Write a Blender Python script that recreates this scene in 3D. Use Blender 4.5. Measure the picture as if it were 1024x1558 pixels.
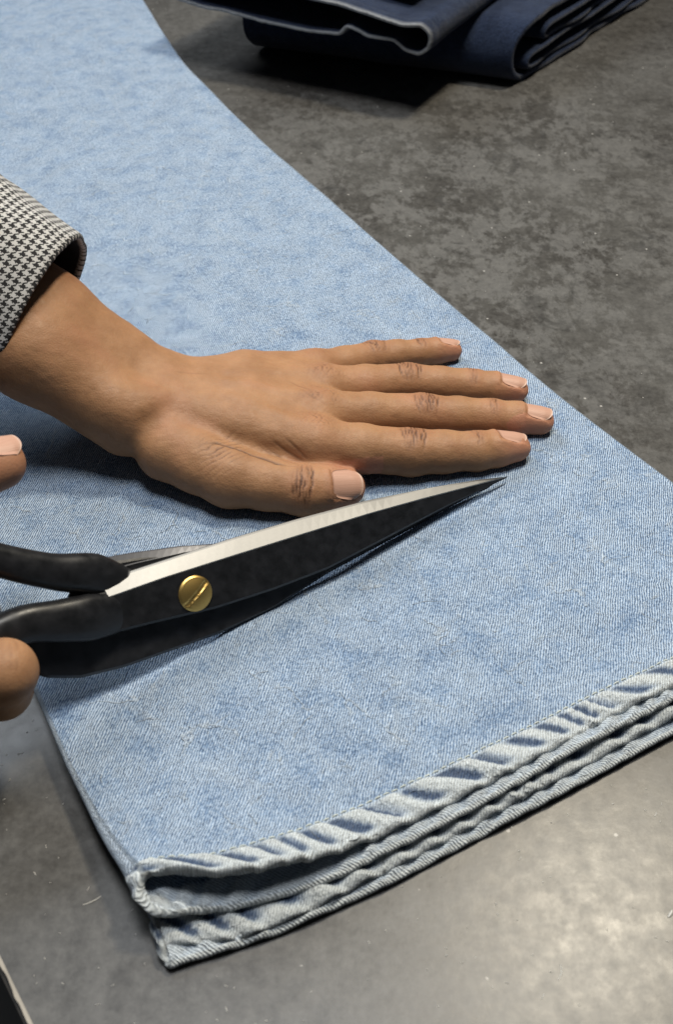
import bpy, math
import numpy as np
from mathutils import Vector

# ------------------------------------------------------------------ camera, light, exposure
# all coordinates below are written in centimetres and scaled to metres when built
CM = 0.01
scene = bpy.context.scene
for ob in list(bpy.data.objects):
    bpy.data.objects.remove(ob)
COL = scene.collection

cam_data = bpy.data.cameras.new('camera')
cam = bpy.data.objects.new('camera', cam_data)
COL.objects.link(cam)
cam_data.sensor_fit = 'VERTICAL'
cam_data.sensor_height = 36.0
cam_data.lens = 1700.0 / 1558.0 * 36.0
cam_data.clip_start = 0.01
cam_data.clip_end = 50.0
cam.location = (0, 0, 32.5 * CM)
cam.rotation_euler = (math.radians(90 - 44), 0, 0)
cam_data.dof.use_dof = True
cam_data.dof.focus_distance = 0.47
cam_data.dof.aperture_fstop = 17.0
scene.camera = cam

world = bpy.data.worlds.new('World')
scene.world = world
world.use_nodes = True
world.node_tree.nodes['Background'].inputs[0].default_value = (0.62, 0.72, 0.86, 1)
world.node_tree.nodes['Background'].inputs[1].default_value = 0.05

def area_light(name, loc, target, size, power, color):
    ld = bpy.data.lights.new(name, 'AREA')
    ld.shape = 'DISK'
    ld.size = size
    ld.energy = power
    ld.color = color
    o = bpy.data.objects.new(name, ld)
    COL.objects.link(o)
    o.location = [c * CM for c in loc]
    d = Vector([t - c for t, c in zip(target, loc)])
    o.rotation_euler = d.to_track_quat('-Z', 'Y').to_euler()
    return o

area_light('ceiling_panel', (-3, 38, 155), (0, 42, 0), 0.46, 15.5, (0.96, 0.98, 1.0))
area_light('ceiling_lamp', (36, 72, 118), (6, 25, 0), 0.16, 14.0, (1.0, 0.90, 0.72))
area_light('window_light', (-110, 170, 170), (-8, 60, 0), 1.0, 34.0, (0.86, 0.93, 1.0))

vs = scene.view_settings
vs.view_transform = 'Standard'
vs.look = 'None'
vs.exposure = 0.0
vs.gamma = 1.0
vs.use_curve_mapping = False
scene.render.film_transparent = False

# ------------------------------------------------------------------ helpers
def A(*p): return np.array(p, float)
RNG = np.random.RandomState(7)
_H = RNG.rand(4096)

def _hash(ix, iy, iz=0):
    return _H[(ix * 1619 + iy * 31337 + iz * 6971) & 4095]

def vnoise2(x, y, seed=0):
    """smooth value noise in [-1, 1]"""
    x = np.asarray(x, float); y = np.asarray(y, float)
    ix = np.floor(x).astype(np.int64); iy = np.floor(y).astype(np.int64)
    fx = x - ix; fy = y - iy
    fx = fx * fx * fx * (fx * (fx * 6 - 15) + 10); fy = fy * fy * fy * (fy * (fy * 6 - 15) + 10)
    a = _hash(ix, iy, seed); b = _hash(ix + 1, iy, seed)
    c = _hash(ix, iy + 1, seed); d = _hash(ix + 1, iy + 1, seed)
    return 2 * ((a * (1 - fx) + b * fx) * (1 - fy) + (c * (1 - fx) + d * fx) * fy) - 1

def fbm2(x, y, seed=0, oct=3):
    v = 0; amp = 1.0
    for o in range(oct):
        v = v + amp * vnoise2(x * 2 ** o + 17.3 * o, y * 2 ** o - 9.1 * o, seed + o)
        amp *= 0.5
    return v

def mesh_obj(name, verts, faces, mat=None, parent=None, attrs=None, uv=None, smooth=True):
    """faces: (n,4) or (n,3) int array, or a list of tuples. verts in cm."""
    me = bpy.data.meshes.new(name)
    verts = np.asarray(verts, np.float32) * CM
    if isinstance(faces, np.ndarray):
        n, k = faces.shape
        me.vertices.add(len(verts)); me.vertices.foreach_set('co', verts.ravel())
        me.loops.add(n * k); me.loops.foreach_set('vertex_index', faces.astype(np.int32).ravel())
        me.polygons.add(n)
        me.polygons.foreach_set('loop_start', np.arange(0, n * k, k, dtype=np.int32))
        me.polygons.foreach_set('loop_total', np.full(n, k, np.int32))
        me.update(calc_edges=True)
        me.validate()
    else:
        me.from_pydata([tuple(v) for v in verts], [], [tuple(f) for f in faces])
        me.update()
    me.polygons.foreach_set('use_smooth', np.full(len(me.polygons), smooth, dtype=bool))
    if attrs:
        for k2, v in attrs.items():
            at = me.attributes.new(k2, 'FLOAT', 'POINT')
            at.data.foreach_set('value', np.asarray(v, np.float32).ravel())
    if uv is not None:
        lay = me.uv_layers.new(name='UVMap')
        li = np.empty(len(me.loops), np.int32); me.loops.foreach_get('vertex_index', li)
        lay.data.foreach_set('uv', np.asarray(uv, np.float32)[li].ravel())
    if mat: me.materials.append(mat)
    o = bpy.data.objects.new(name, me)
    COL.objects.link(o)
    if parent is not None: o.parent = parent
    return o

def empty(name, label, cat, loc=(0, 0, 0)):
    o = bpy.data.objects.new(name, None)
    COL.objects.link(o)
    o.empty_display_size = 0.02
    o['label'] = label; o['category'] = cat
    return o

def grid_faces(nu, nv, close_u=False, close_v=False):
    """verts indexed i*nv+j"""
    iu = np.arange(nu if close_u else nu - 1); jv = np.arange(nv if close_v else nv - 1)
    I, J = np.meshgrid(iu, jv, indexing='ij')
    I2 = (I + 1) % nu; J2 = (J + 1) % nv
    return np.stack([I * nv + J, I2 * nv + J, I2 * nv + J2, I * nv + J2], -1).reshape(-1, 4)

class NT:
    """small node-tree helper"""
    def __init__(self, name):
        self.m = bpy.data.materials.new(name); self.m.use_nodes = True
        self.t = self.m.node_tree; self.b = self.t.nodes['Principled BSDF']
    def n(self, typ, ins=None, **kw):
        nd = self.t.nodes.new(typ)
        for k, v in kw.items(): setattr(nd, k, v)
        if ins:
            for k, v in ins.items(): self.put(nd.inputs[k], v)
        return nd
    def put(self, sock, v):
        if isinstance(v, bpy.types.NodeSocket): self.t.links.new(v, sock)
        elif isinstance(v, bpy.types.Node): self.t.links.new(v.outputs[0], sock)
        else: sock.default_value = v
    def math(self, op, a, b=None, c=None, clamp=False):
        nd = self.n('ShaderNodeMath', operation=op, use_clamp=clamp)
        self.put(nd.inputs[0], a)
        if b is not None: self.put(nd.inputs[1], b)
        if c is not None: self.put(nd.inputs[2], c)
        return nd.outputs[0]
    def ramp(self, fac, stops, interp='LINEAR'):
        nd = self.n('ShaderNodeValToRGB'); nd.color_ramp.interpolation = interp
        el = nd.color_ramp.elements
        while len(el) < len(stops): el.new(0.5)
        for e, (p, c) in zip(el, stops):
            e.position = p; e.color = c if len(c) == 4 else (*c, 1)
        self.put(nd.inputs[0], fac)
        return nd.outputs[0]
    def mix(self, fac, a, b, mode='MIX'):
        nd = self.n('ShaderNodeMix', data_type='RGBA', blend_type=mode)
        self.put(nd.inputs[0], fac); self.put(nd.inputs[6], a); self.put(nd.inputs[7], b)
        return nd.outputs[2]
    def noise(self, vec, scale, detail=4, rough=0.55, dist=0.0, typ=None):
        nd = self.n('ShaderNodeTexNoise', {'Scale': scale, 'Detail': detail, 'Roughness': rough, 'Distortion': dist})
        self.put(nd.inputs['Vector'], vec)
        return nd.outputs[0]
    def mapping(self, vec, scale=(1, 1, 1), rot=(0, 0, 0), loc=(0, 0, 0)):
        nd = self.n('ShaderNodeMapping')
        self.put(nd.inputs[0], vec); nd.inputs['Scale'].default_value = scale
        nd.inputs['Rotation'].default_value = rot; nd.inputs['Location'].default_value = loc
        return nd.outputs[0]
    def attr(self, name):
        return self.n('ShaderNodeAttribute', attribute_name=name).outputs['Fac']
    def bump(self, h, strength, dist, normal=None):
        nd = self.n('ShaderNodeBump', {'Strength': strength, 'Distance': dist, 'Height': h})
        if normal is not None: self.put(nd.inputs['Normal'], normal)
        return nd.outputs[0]
    def set(self, **kw):
        for k, v in kw.items(): self.put(self.b.inputs[k.replace('_', ' ')], v)
        return self.m

def rgb(r, g, b): return (r, g, b, 1.0)

# ------------------------------------------------------------------ materials
def mat_table():
    k = NT('stone_laminate')
    co = k.n('ShaderNodeTexCoord').outputs['Object']
    big = k.noise(co, 7.0, 5, 0.6, 0.4)
    mid = k.noise(k.mapping(co, (1, 1.1, 1), (0, 0, 0.9)), 27.0, 12, 0.74, 0.25)
    fine = k.noise(co, 150.0, 6, 0.7)
    streak = k.noise(k.mapping(co, (1.9, 1.0, 1), (0, 0, 0.45)), 95.0, 8, 0.75, 0.3)
    base = k.ramp(big, [(0.36, rgb(0.030, 0.027, 0.024)), (0.50, rgb(0.060, 0.057, 0.052)), (0.64, rgb(0.094, 0.091, 0.085))])
    # crisp-edged worn lighter and darker patches of the printed stone pattern
    m1 = k.math('ADD', k.math('MULTIPLY', mid, 0.6), k.math('MULTIPLY', streak, 0.4))
    light = k.ramp(m1, [(0.475, rgb(0, 0, 0)), (0.535, rgb(1, 1, 1)), (0.60, rgb(0.7, 0.7, 0.7))])
    dv = k.n('ShaderNodeVectorMath', operation='DISTANCE'); k.put(dv.inputs[0], k.mapping(co, (1, 0.62, 1))); dv.inputs[1].default_value = (0.065, 0.36, 0)
    worn = k.math('ADD', dv.outputs['Value'], k.math('MULTIPLY', k.math('SUBTRACT', k.noise(co, 9.0, 4), 0.5), 0.22))
    where = k.ramp(worn, [(0.06, rgb(1, 1, 1)), (0.20, rgb(0.30, 0.30, 0.30)), (0.5, rgb(0.22, 0.22, 0.22))])
    c = k.mix(k.math('MULTIPLY', k.math('MULTIPLY', light, where), 0.72), base, rgb(0.158, 0.154, 0.147))
    dark = k.ramp(k.noise(k.mapping(co, (1, 1, 1), (0, 0, 0.9), (3, 1, 0)), 34.0, 9, 0.66, 0.9), [(0.36, rgb(1, 1, 1)), (0.43, rgb(0, 0, 0))])
    c = k.mix(k.math('MULTIPLY', k.math('MULTIPLY', dark, where), 0.75), c, rgb(0.028, 0.027, 0.026))
    c = k.mix(0.34, c, k.ramp(k.math('ADD', k.math('MULTIPLY', fine, 0.6), k.math('MULTIPLY', k.noise(co, 420.0, 3, 0.7), 0.4)), [(0.36, rgb(0.010, 0.009, 0.008)), (0.64, rgb(0.135, 0.129, 0.119))]))
    # dust specks
    vo = k.n('ShaderNodeTexVoronoi', {'Scale': 120.0, 'Randomness': 1.0}); k.put(vo.inputs['Vector'], co)
    speck = k.math('LESS_THAN', vo.outputs['Distance'], 0.075)
    pick = k.math('GREATER_THAN', k.noise(k.mapping(co, (1, 1, 1), (0, 0, 0), (8, 2, 0)), 60.0, 2), 0.56)
    c = k.mix(k.math('MULTIPLY', k.math('MULTIPLY', speck, pick), 0.6), c, rgb(0.45, 0.43, 0.40))
    rough = k.ramp(k.math('ADD', k.math('MULTIPLY', mid, 0.3), k.math('MULTIPLY', fine, 0.7)), [(0.34, rgb(0.29, 0.29, 0.29)), (0.64, rgb(0.40, 0.40, 0.40))])
    nb = k.bump(k.math('ADD', k.math('MULTIPLY', mid, 0.1), fine), 0.09, 0.0005)
    return k.set(Base_Color=c, Roughness=rough, Normal=nb, Specular_IOR_Level=0.40)

def mat_denim(name, dark, mid, light, pale, twill=1.0, dark_jean=False):
    """UV in cm: u across the leg, v along it"""
    k = NT(name)
    uv = k.n('ShaderNodeTexCoord').outputs['UV']
    sep = k.n('ShaderNodeSeparateXYZ'); k.put(sep.inputs[0], uv)
    u, v = sep.outputs[0], sep.outputs[1]
    wob = k.math('MULTIPLY', k.math('SUBTRACT', k.noise(uv, 1.6, 3), 0.5), 0.24)
    d = k.math('ADD', k.math('SUBTRACT', u, k.math('MULTIPLY', v, 0.80)), wob)
    tw = k.math('MULTIPLY_ADD', k.math('SINE', k.math('MULTIPLY', d, 2 * math.pi / 0.112)), 0.5, 0.5)
    yarn = k.noise(k.mapping(uv, (14, 5.0, 1)), 1.0, 2, 0.6)
    yarn2 = k.noise(k.mapping(uv, (6, 15.0, 1)), 1.0, 2, 0.6)
    grain = k.math('MULTIPLY_ADD', k.math('SUBTRACT', k.noise(uv, 8.0, 2, 0.75), 0.5), 1.9, 0.5)
    blot = k.noise(uv, 0.55, 5, 0.6, 0.4)
    blot2 = k.noise(uv, 2.6, 4, 0.65, 0.6)
    h = k.math('ADD', k.math('MULTIPLY', tw, k.math('MULTIPLY', k.noise(uv, 0.9, 3), 0.72 * twill)), k.math('MULTIPLY', yarn, 0.30))
    h = k.math('ADD', h, k.math('MULTIPLY', yarn2, 0.22))
    h = k.math('ADD', h, k.math('MULTIPLY', grain, 0.32))
    h = k.math('ADD', h, k.math('MULTIPLY', k.math('SUBTRACT', blot, 0.5), 0.22))
    h = k.math('ADD', h, k.math('MULTIPLY', k.math('SUBTRACT', blot2, 0.5), 0.10))
    c = k.ramp(h, [(0.35, rgb(*dark)), (0.56, rgb(*mid)), (0.78, rgb(*light))])
    # pale crease lines rubbed into the wash
    cr = k.n('ShaderNodeTexVoronoi', {'Scale': 0.42, 'Randomness': 1.0}, feature='DISTANCE_TO_EDGE')
    warp = k.n('ShaderNodeVectorMath', operation='ADD')
    nv = k.n('ShaderNodeTexNoise', {'Scale': 0.5, 'Detail': 4.0}); k.put(nv.inputs['Vector'], uv)
    sc = k.n('ShaderNodeVectorMath', operation='SCALE'); k.put(sc.inputs[0], nv.outputs['Color']); sc.inputs['Scale'].default_value = 3.2
    k.put(warp.inputs[0], uv); k.put(warp.inputs[1], sc.outputs[0]); k.put(cr.inputs['Vector'], warp.outputs[0])
    line = k.ramp(cr.outputs['Distance'], [(0.0, rgb(1, 1, 1)), (0.022, rgb(0, 0, 0))])
    gate = k.ramp(k.noise(k.mapping(uv, (1, 1, 1), (0, 0, 0), (5, 9, 0)), 0.8, 3), [(0.50, rgb(0, 0, 0)), (0.60, rgb(1, 1, 1))])
    lg = k.math('MULTIPLY', line, gate)
    c = k.mix(k.math('MULTIPLY', lg, 0.0 if dark_jean else 0.35), c, rgb(*pale))
    # rubbed hem ridges, unrubbed indigo valleys, pale reverse side with shade painted in deeper
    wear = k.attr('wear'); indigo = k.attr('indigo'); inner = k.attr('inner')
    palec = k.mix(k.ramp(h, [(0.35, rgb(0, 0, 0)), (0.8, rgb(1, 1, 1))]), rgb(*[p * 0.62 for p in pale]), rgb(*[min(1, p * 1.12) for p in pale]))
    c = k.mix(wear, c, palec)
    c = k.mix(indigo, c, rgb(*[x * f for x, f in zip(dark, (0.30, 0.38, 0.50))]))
    c = k.mix(inner, c, palec)
    hb = k.math('ADD', h, k.math('MULTIPLY', lg, 0.0 if dark_jean else 0.6))
    nb = k.bump(hb, 0.9, 0.0011 if not dark_jean else 0.0006)
    nb = k.bump(blot2, 0.5, 0.0016, nb)
    k.set(Base_Color=c, Roughness=0.92, Normal=nb, Specular_IOR_Level=0.15)
    k.b.inputs['Sheen Weight'].default_value = 0.10
    return k.m

def mat_skin():
    k = NT('skin')
    co = k.n('ShaderNodeTexCoord').outputs['Object']
    n1 = k.noise(co, 75.0, 6, 0.68); n2 = k.noise(co, 420.0, 4, 0.65)
    c = k.ramp(n1, [(0.3, rgb(0.265, 0.134, 0.064)), (0.7, rgb(0.375, 0.200, 0.100))])
    c = k.mix(k.math('MULTIPLY', n2, 0.30), c, rgb(0.24, 0.115, 0.055))
    c = k.mix(k.attr('pink'), c, rgb(0.46, 0.200, 0.130))
    c = k.mix(k.attr('tan'), c, rgb(0.245, 0.100, 0.045))
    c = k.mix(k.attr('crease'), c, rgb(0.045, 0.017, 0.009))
    vo = k.n('ShaderNodeTexVoronoi', {'Scale': 900.0}, feature='DISTANCE_TO_EDGE'); k.put(vo.inputs['Vector'], k.mapping(co, (1, 0.75, 1)))
    hb = k.math('ADD', k.math('MULTIPLY', k.math('MINIMUM', vo.outputs['Distance'], 0.22), 1.6), k.math('MULTIPLY', n2, 0.6))
    lines = k.noise(k.mapping(co, (260, 900, 500), (0, 0, 0.25)), 1.0, 3, 0.6)
    nb = k.bump(k.math('ADD', hb, lines), 0.22, 0.0005)
    k.set(Base_Color=c, Roughness=k.ramp(n2, [(0.3, rgb(0.52, 0.52, 0.52)), (0.7, rgb(0.68, 0.68, 0.68))]), Normal=nb, Specular_IOR_Level=0.32)
    k.b.subsurface_method = 'RANDOM_WALK'
    k.b.inputs['Subsurface Weight'].default_value = 0.07
    k.b.inputs['Subsurface Radius'].default_value = (1.0, 0.38, 0.18)
    k.b.inputs['Subsurface Scale'].default_value = 0.004
    return k.m

def mat_nail():
    k = NT('fingernail')
    tip = k.attr('tip')
    uv = k.n('ShaderNodeTexCoord').outputs['UV']
    ridg = k.noise(k.mapping(uv, (16, 1.2, 1)), 1.0, 2)
    c = k.mix(k.math('MULTIPLY', tip, 0.3), k.ramp(ridg, [(0.3, rgb(0.42, 0.235, 0.165)), (0.7, rgb(0.50, 0.295, 0.215))]), rgb(0.62, 0.47, 0.36))
    k.set(Base_Color=c, Roughness=0.40, Specular_IOR_Level=0.45, Normal=k.bump(ridg, 0.2, 0.0004))
    k.b.inputs['Coat Weight'].default_value = 0.0
    return k.m

def mat_houndstooth():
    k = NT('houndstooth_wool')
    uv = k.n('ShaderNodeTexCoord').outputs['UV']
    sep = k.n('ShaderNodeSeparateXYZ'); k.put(sep.inputs[0], k.mapping(uv, (1, 1, 1)))
    nz = k.math('MULTIPLY', k.math('SUBTRACT', k.noise(uv, 9.0, 2), 0.5), 0.030)
    P = 0.335 / 8.0
    x = k.math('FLOOR', k.math('DIVIDE', k.math('ADD', sep.outputs[0], nz), P))
    y = k.math('FLOOR', k.math('DIVIDE', k.math('ADD', sep.outputs[1], nz), P))
    warp = k.math('LESS_THAN', k.math('FLOORED_MODULO', x, 8.0), 4.0)
    weft = k.math('LESS_THAN', k.math('FLOORED_MODULO', y, 8.0), 4.0)
    tw = k.math('LESS_THAN', k.math('FLOORED_MODULO', k.math('ADD', x, y), 4.0), 2.0)
    v = k.math('ADD', k.math('MULTIPLY', tw, warp), k.math('MULTIPLY', k.math('SUBTRACT', 1.0, tw), weft))
    fz = k.noise(uv, 40.0, 3, 0.7)
    c = k.mix(v, k.ramp(fz, [(0.3, rgb(0.44, 0.43, 0.41)), (0.7, rgb(0.60, 0.585, 0.56))]), k.ramp(fz, [(0.3, rgb(0.014, 0.014, 0.015)), (0.7, rgb(0.042, 0.040, 0.040))]))
    c = k.mix(k.attr('inner'), c, rgb(0.012, 0.012, 0.014))
    k.set(Base_Color=c, Roughness=0.9, Specular_IOR_Level=0.15, Normal=k.bump(fz, 0.4, 0.0006))
    k.b.inputs['Sheen Weight'].default_value = 0.05
    return k.m

def mat_metal(name, col, rough, scr=0.02):
    k = NT(name)
    co = k.n('ShaderNodeTexCoord').outputs['Object']
    br = k.noise(co, 900.0, 3)
    n = k.noise(co, 160.0, 4)
    c = k.mix(k.math('MULTIPLY', n, 0.2), rgb(*col), rgb(*[x * 0.85 for x in col]))
    r = k.math('ADD', k.math('MULTIPLY', br, scr * 2), rough - scr)
    return k.set(Base_Color=c, Metallic=1.0, Roughness=r)

def mat_black():
    k = NT('black_paint')
    co = k.n('ShaderNodeTexCoord').outputs['Object']
    n = k.noise(co, 220.0, 4, 0.6)
    c = k.ramp(n, [(0.3, rgb(0.0075, 0.0078, 0.0085)), (0.75, rgb(0.015, 0.015, 0.017))])
    return k.set(Base_Color=c, Roughness=k.ramp(n, [(0.3, rgb(0.30, 0.30, 0.30)), (0.7, rgb(0.48, 0.48, 0.48))]), Specular_IOR_Level=0.4)

def mat_plain(name, c, r, spec=0.3):
    k = NT(name)
    co = k.n('ShaderNodeTexCoord').outputs['Object']
    n = k.noise(co, 90.0, 5, 0.6)
    return k.set(Base_Color=k.mix(n, rgb(*[x * 0.72 for x in c]), rgb(*[min(1, x * 1.2) for x in c])), Roughness=r, Specular_IOR_Level=spec)

M_TABLE = mat_table()
M_DENIM = mat_denim('light_wash_denim', (0.060, 0.100, 0.180), (0.200, 0.288, 0.420), (0.50, 0.595, 0.71), (0.60, 0.635, 0.635))
M_NAVY = mat_denim('dark_indigo_denim', (0.003, 0.006, 0.016), (0.0075, 0.0135, 0.035), (0.022, 0.036, 0.075), (0.30, 0.31, 0.32), dark_jean=True)
M_SKIN = mat_skin(); M_NAIL = mat_nail(); M_HOUND = mat_houndstooth()
M_STEEL = mat_metal('ground_steel', (0.28, 0.277, 0.27), 0.52)
M_BRASS = mat_metal('brass', (0.60, 0.40, 0.13), 0.42)
M_BLACK = mat_black()
M_EDGE = mat_plain('worn_edge', (0.44, 0.40, 0.34), 0.6)
M_SIDE = mat_plain('table_side', (0.018, 0.016, 0.014), 0.7)
M_FLOOR = mat_plain('dark_floor', (0.02, 0.018, 0.016), 0.7)
M_THREAD = mat_plain('pale_thread', (0.52, 0.55, 0.50), 0.9)
M_LINT = mat_plain('lint', (0.62, 0.60, 0.55), 0.95)

# ------------------------------------------------------------------ table and floor
TP = np.array([0.8225, 0.5688]); TQ = np.array([-0.5688, 0.8225]); TC = -0.02
def table_pt(p, q, z): return (*(TP * p + TQ * q), z)
table = empty('table', 'dark grey stone-look worktable under the jeans and the hands', 'table')
def slab(name, p0, p1, q0, q1, z0, z1, mat, parent, bev=0.0):
    b = bev
    prof = [(p0, z0), (p0, z1 - b), (p0 + b, z1), (p1, z1), (p1, z0)] if b else [(p0, z0), (p0, z1), (p1, z1), (p1, z0)]
    n = len(prof)
    v = [table_pt(p, q, z) for q in (q0, q1) for p, z in prof]
    f = [tuple(range(n)), tuple(range(2 * n - 1, n - 1, -1))] + [(i, (i + 1) % n + 0, (i + 1) % n + n, i + n)[::-1] for i in range(n)]
    return mesh_obj(name, v, f, mat, parent, smooth=False)
slab('tabletop', TC + 0.16, 130, -70, 190, -2.4, 0.0, M_TABLE, table)
# worn pale edge strip with small chips
eq = np.arange(-70, 190, 0.12)
wv = 0.11 + 0.04 * fbm2(eq * 1.3, eq * 0, 3, 4)
ev = []
for i, q in enumerate(eq):
    w = max(0.05, wv[i])
    ev += [table_pt(TC - 0.0 + 0.158, q, 0.002), table_pt(TC + 0.158 - w, q, -0.03), table_pt(TC + 0.158 - w - 0.02, q, -0.16), table_pt(TC + 0.158, q, -0.16)]
mesh_obj('edge_strip', ev, grid_faces(len(eq), 4, close_v=True), M_EDGE, table, smooth=False)
slab('edge_side', TC - 0.05, TC + 0.157, -70, 190, -2.4, -0.165, M_SIDE, table)
for (p, q) in [(6, -64), (124, -64), (6, 184), (124, 184)]:
    slab('leg', p - 3, p + 3, q - 3, q + 3, -75, -2.402, M_SIDE, table)
fl = mesh_obj('floor', [(-400, -400, -75), (400, -400, -75), (400, 400, -75), (-400, 400, -75)], [(0, 1, 2, 3)], M_FLOOR, smooth=False)
fl['kind'] = 'structure'

# lint and thread ends scattered on the tabletop
lv, lf = [], []
rl = np.random.RandomState(12)
def add_fleck(x, y, L, w, ang, curl):
    n = 5; b0 = len(lv)
    for i in range(n):
        s = (i / (n - 1) - 0.5) * L
        a = ang + curl * s
        px, py = x + s * math.cos(a), y + s * math.sin(a)
        ww = w * (0.6 + 0.4 * math.sin(math.pi * i / (n - 1)))
        z = 0.006 + 0.012 * math.sin(3.1 * i / (n - 1))
        nx, ny = -math.sin(a), math.cos(a)
        lv.extend([(px + nx * ww, py + ny * ww, z), (px, py, z + 0.45 * ww), (px - nx * ww, py - ny * ww, z)])
        if i:
            q = b0 + (i - 1) * 3
            lf.extend([(q, q + 1, q + 4, q + 3), (q + 1, q + 2, q + 5, q + 4), (q + 2, q, q + 3, q + 5)])
cnt = 0
while cnt < 420:
    p = rl.uniform(0.6, 45); q = rl.uniform(-5, 75)
    x, y = TP * p + TQ * q
    if cnt < 240: x = rl.uniform(-12, 12); y = rl.uniform(11, 26)
    if TP[0] * x + TP[1] * y < 0.5: continue
    L = rl.choice([0.05, 0.08, 0.14, 0.3], p=[0.55, 0.31, 0.13, 0.01]) * rl.uniform(0.7, 1.4)
    add_fleck(x, y, L, rl.uniform(0.007, 0.019), rl.uniform(0, 6.28), rl.uniform(-1.5, 1.5)); cnt += 1
add_fleck(-7.521, 16.396, 0.6, 0.018, 0.5, 0.5)
add_fleck(10.204, 15.993, 0.28, 0.05, 0.9, 0.8)
add_fleck(6.615, 14.193, 0.5, 0.022, 1.3, 1.0)
lint = mesh_obj('lint', lv, lf, M_LINT)
lint['kind'] = 'stuff'; lint['label'] = 'pale lint flecks and thread ends scattered on the tabletop'; lint['category'] = 'lint'

# ------------------------------------------------------------------ light wash jeans
JO = np.array([-4.7, 14.2]); JA = math.radians(26.5)
E1 = np.array([math.cos(JA), math.sin(JA)]); E2 = np.array([-E1[1], E1[0]])

def smooth_tab(xs, ys, lo, hi, w):
    g = np.linspace(lo, hi, 1200); v = np.interp(g, xs, ys)
    n = max(1, int(w / (g[1] - g[0]))) | 1
    k = np.hanning(n + 2); k /= k.sum()
    v = np.convolve(np.pad(v, (n // 2 + 1, n // 2 + 1), 'edge'), k, 'valid')
    return lambda x: np.interp(x, g, v)

W_L = smooth_tab([-1, 0, 2.7, 4.7, 7.7, 11.2, 30, 95], [0.05, 0.05, -0.1, -0.45, -0.73, -0.87, -1.6, -3.5], -1, 95, 2.5)
W_R = smooth_tab([-1, 0, 9.87, 16, 24.7, 36, 45.5, 60, 72, 95], [26.6, 26.5, 25.8, 24.9, 24.35, 23.6, 23.0, 22.9, 24.4, 27.5], -1, 95, 8)

CREASES = [([(0.95, 9.95), (1.57, 9.18), (2.15, 8.15), (2.54, 6.83)], 0.075), ([(9.56, 5.44), (10.84, 4.71), (11.65, 3.42)], 0.055),
           ([(9.31, 8.78), (9.77, 8.21), (10.17, 7.33)], 0.055), ([(15.76, 39.86), (16.70, 36.82), (17.41, 33.96), (18.70, 32.58)], 0.06),
           ([(16.58, 62.98), (16.60, 55.80), (16.11, 49.18)], 0.035), ([(20.96, 48.27), (17.09, 41.73), (14.35, 39.74)], 0.05),
           ([(15.50, 9.82), (16.31, 8.26), (17.91, 7.09)], 0.05), ([(13.39, 11.27), (13.71, 9.75), (13.29, 8.28)], 0.045),
           ([(7.91, 31.52), (9.44, 32.04), (10.91, 31.31)], 0.05), ([(5.64, 5.29), (6.59, 4.24), (6.92, 2.96)], 0.05),
           ([(20.67, 9.27), (20.54, 6.92), (21.36, 5.75)], 0.05), ([(3.00, 5.74), (3.68, 4.57), (5.00, 3.37)], 0.05)]

def crease_field(s, T):
    out = np.zeros(np.shape(s))
    for (pts_, am_) in CREASES:
        m = (s > min(p[0] for p in pts_) - 1) & (s < max(p[0] for p in pts_) + 1) & (T > min(p[1] for p in pts_) - 1) & (T < max(p[1] for p in pts_) + 1)
        if not m.any(): continue
        ss, TT = s[m], T[m]; dd = np.full(ss.shape, 9.0); along = np.zeros(ss.shape); n_ = len(pts_) - 1
        for i_, ((s0, t0_), (s1, t1_)) in enumerate(zip(pts_[:-1], pts_[1:])):
            vx, vy = s1 - s0, t1_ - t0_
            h_ = np.clip(((ss - s0) * vx + (TT - t0_) * vy) / (vx * vx + vy * vy), 0, 1)
            d_ = np.hypot(ss - s0 - h_ * vx, TT - t0_ - h_ * vy)
            nw = d_ < dd; dd[nw] = d_[nw]; along[nw] = (i_ + h_[nw]) / n_
        w_ = 0.17
        out[m] += am_ * (np.exp(-(dd / w_) ** 2) - 0.35 * np.exp(-(dd / (2.2 * w_)) ** 2)) * np.clip(np.sin(np.clip(along, 0.04, 0.96) * math.pi) * 1.5, 0, 1)
    return out
_rc = np.random.RandomState(5)
for _ in range(70):
    s0, t0_ = _rc.uniform(0.5, 24), _rc.uniform(2.0, 70)
    a_ = _rc.choice([0.9, 2.3, 1.6]) + _rc.normal(0, 0.35); ln_c = _rc.uniform(1.0, 3.5); bend = _rc.normal(0, 0.5)
    pp_ = [(s0, t0_)]
    for _k in range(4):
        pp_.append((pp_[-1][0] + ln_c / 4 * math.cos(a_), pp_[-1][1] + ln_c / 4 * math.sin(a_))); a_ += bend / 4 + _rc.normal(0, 0.15)
    CREASES.append((pp_, _rc.uniform(0.015, 0.05)))

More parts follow.
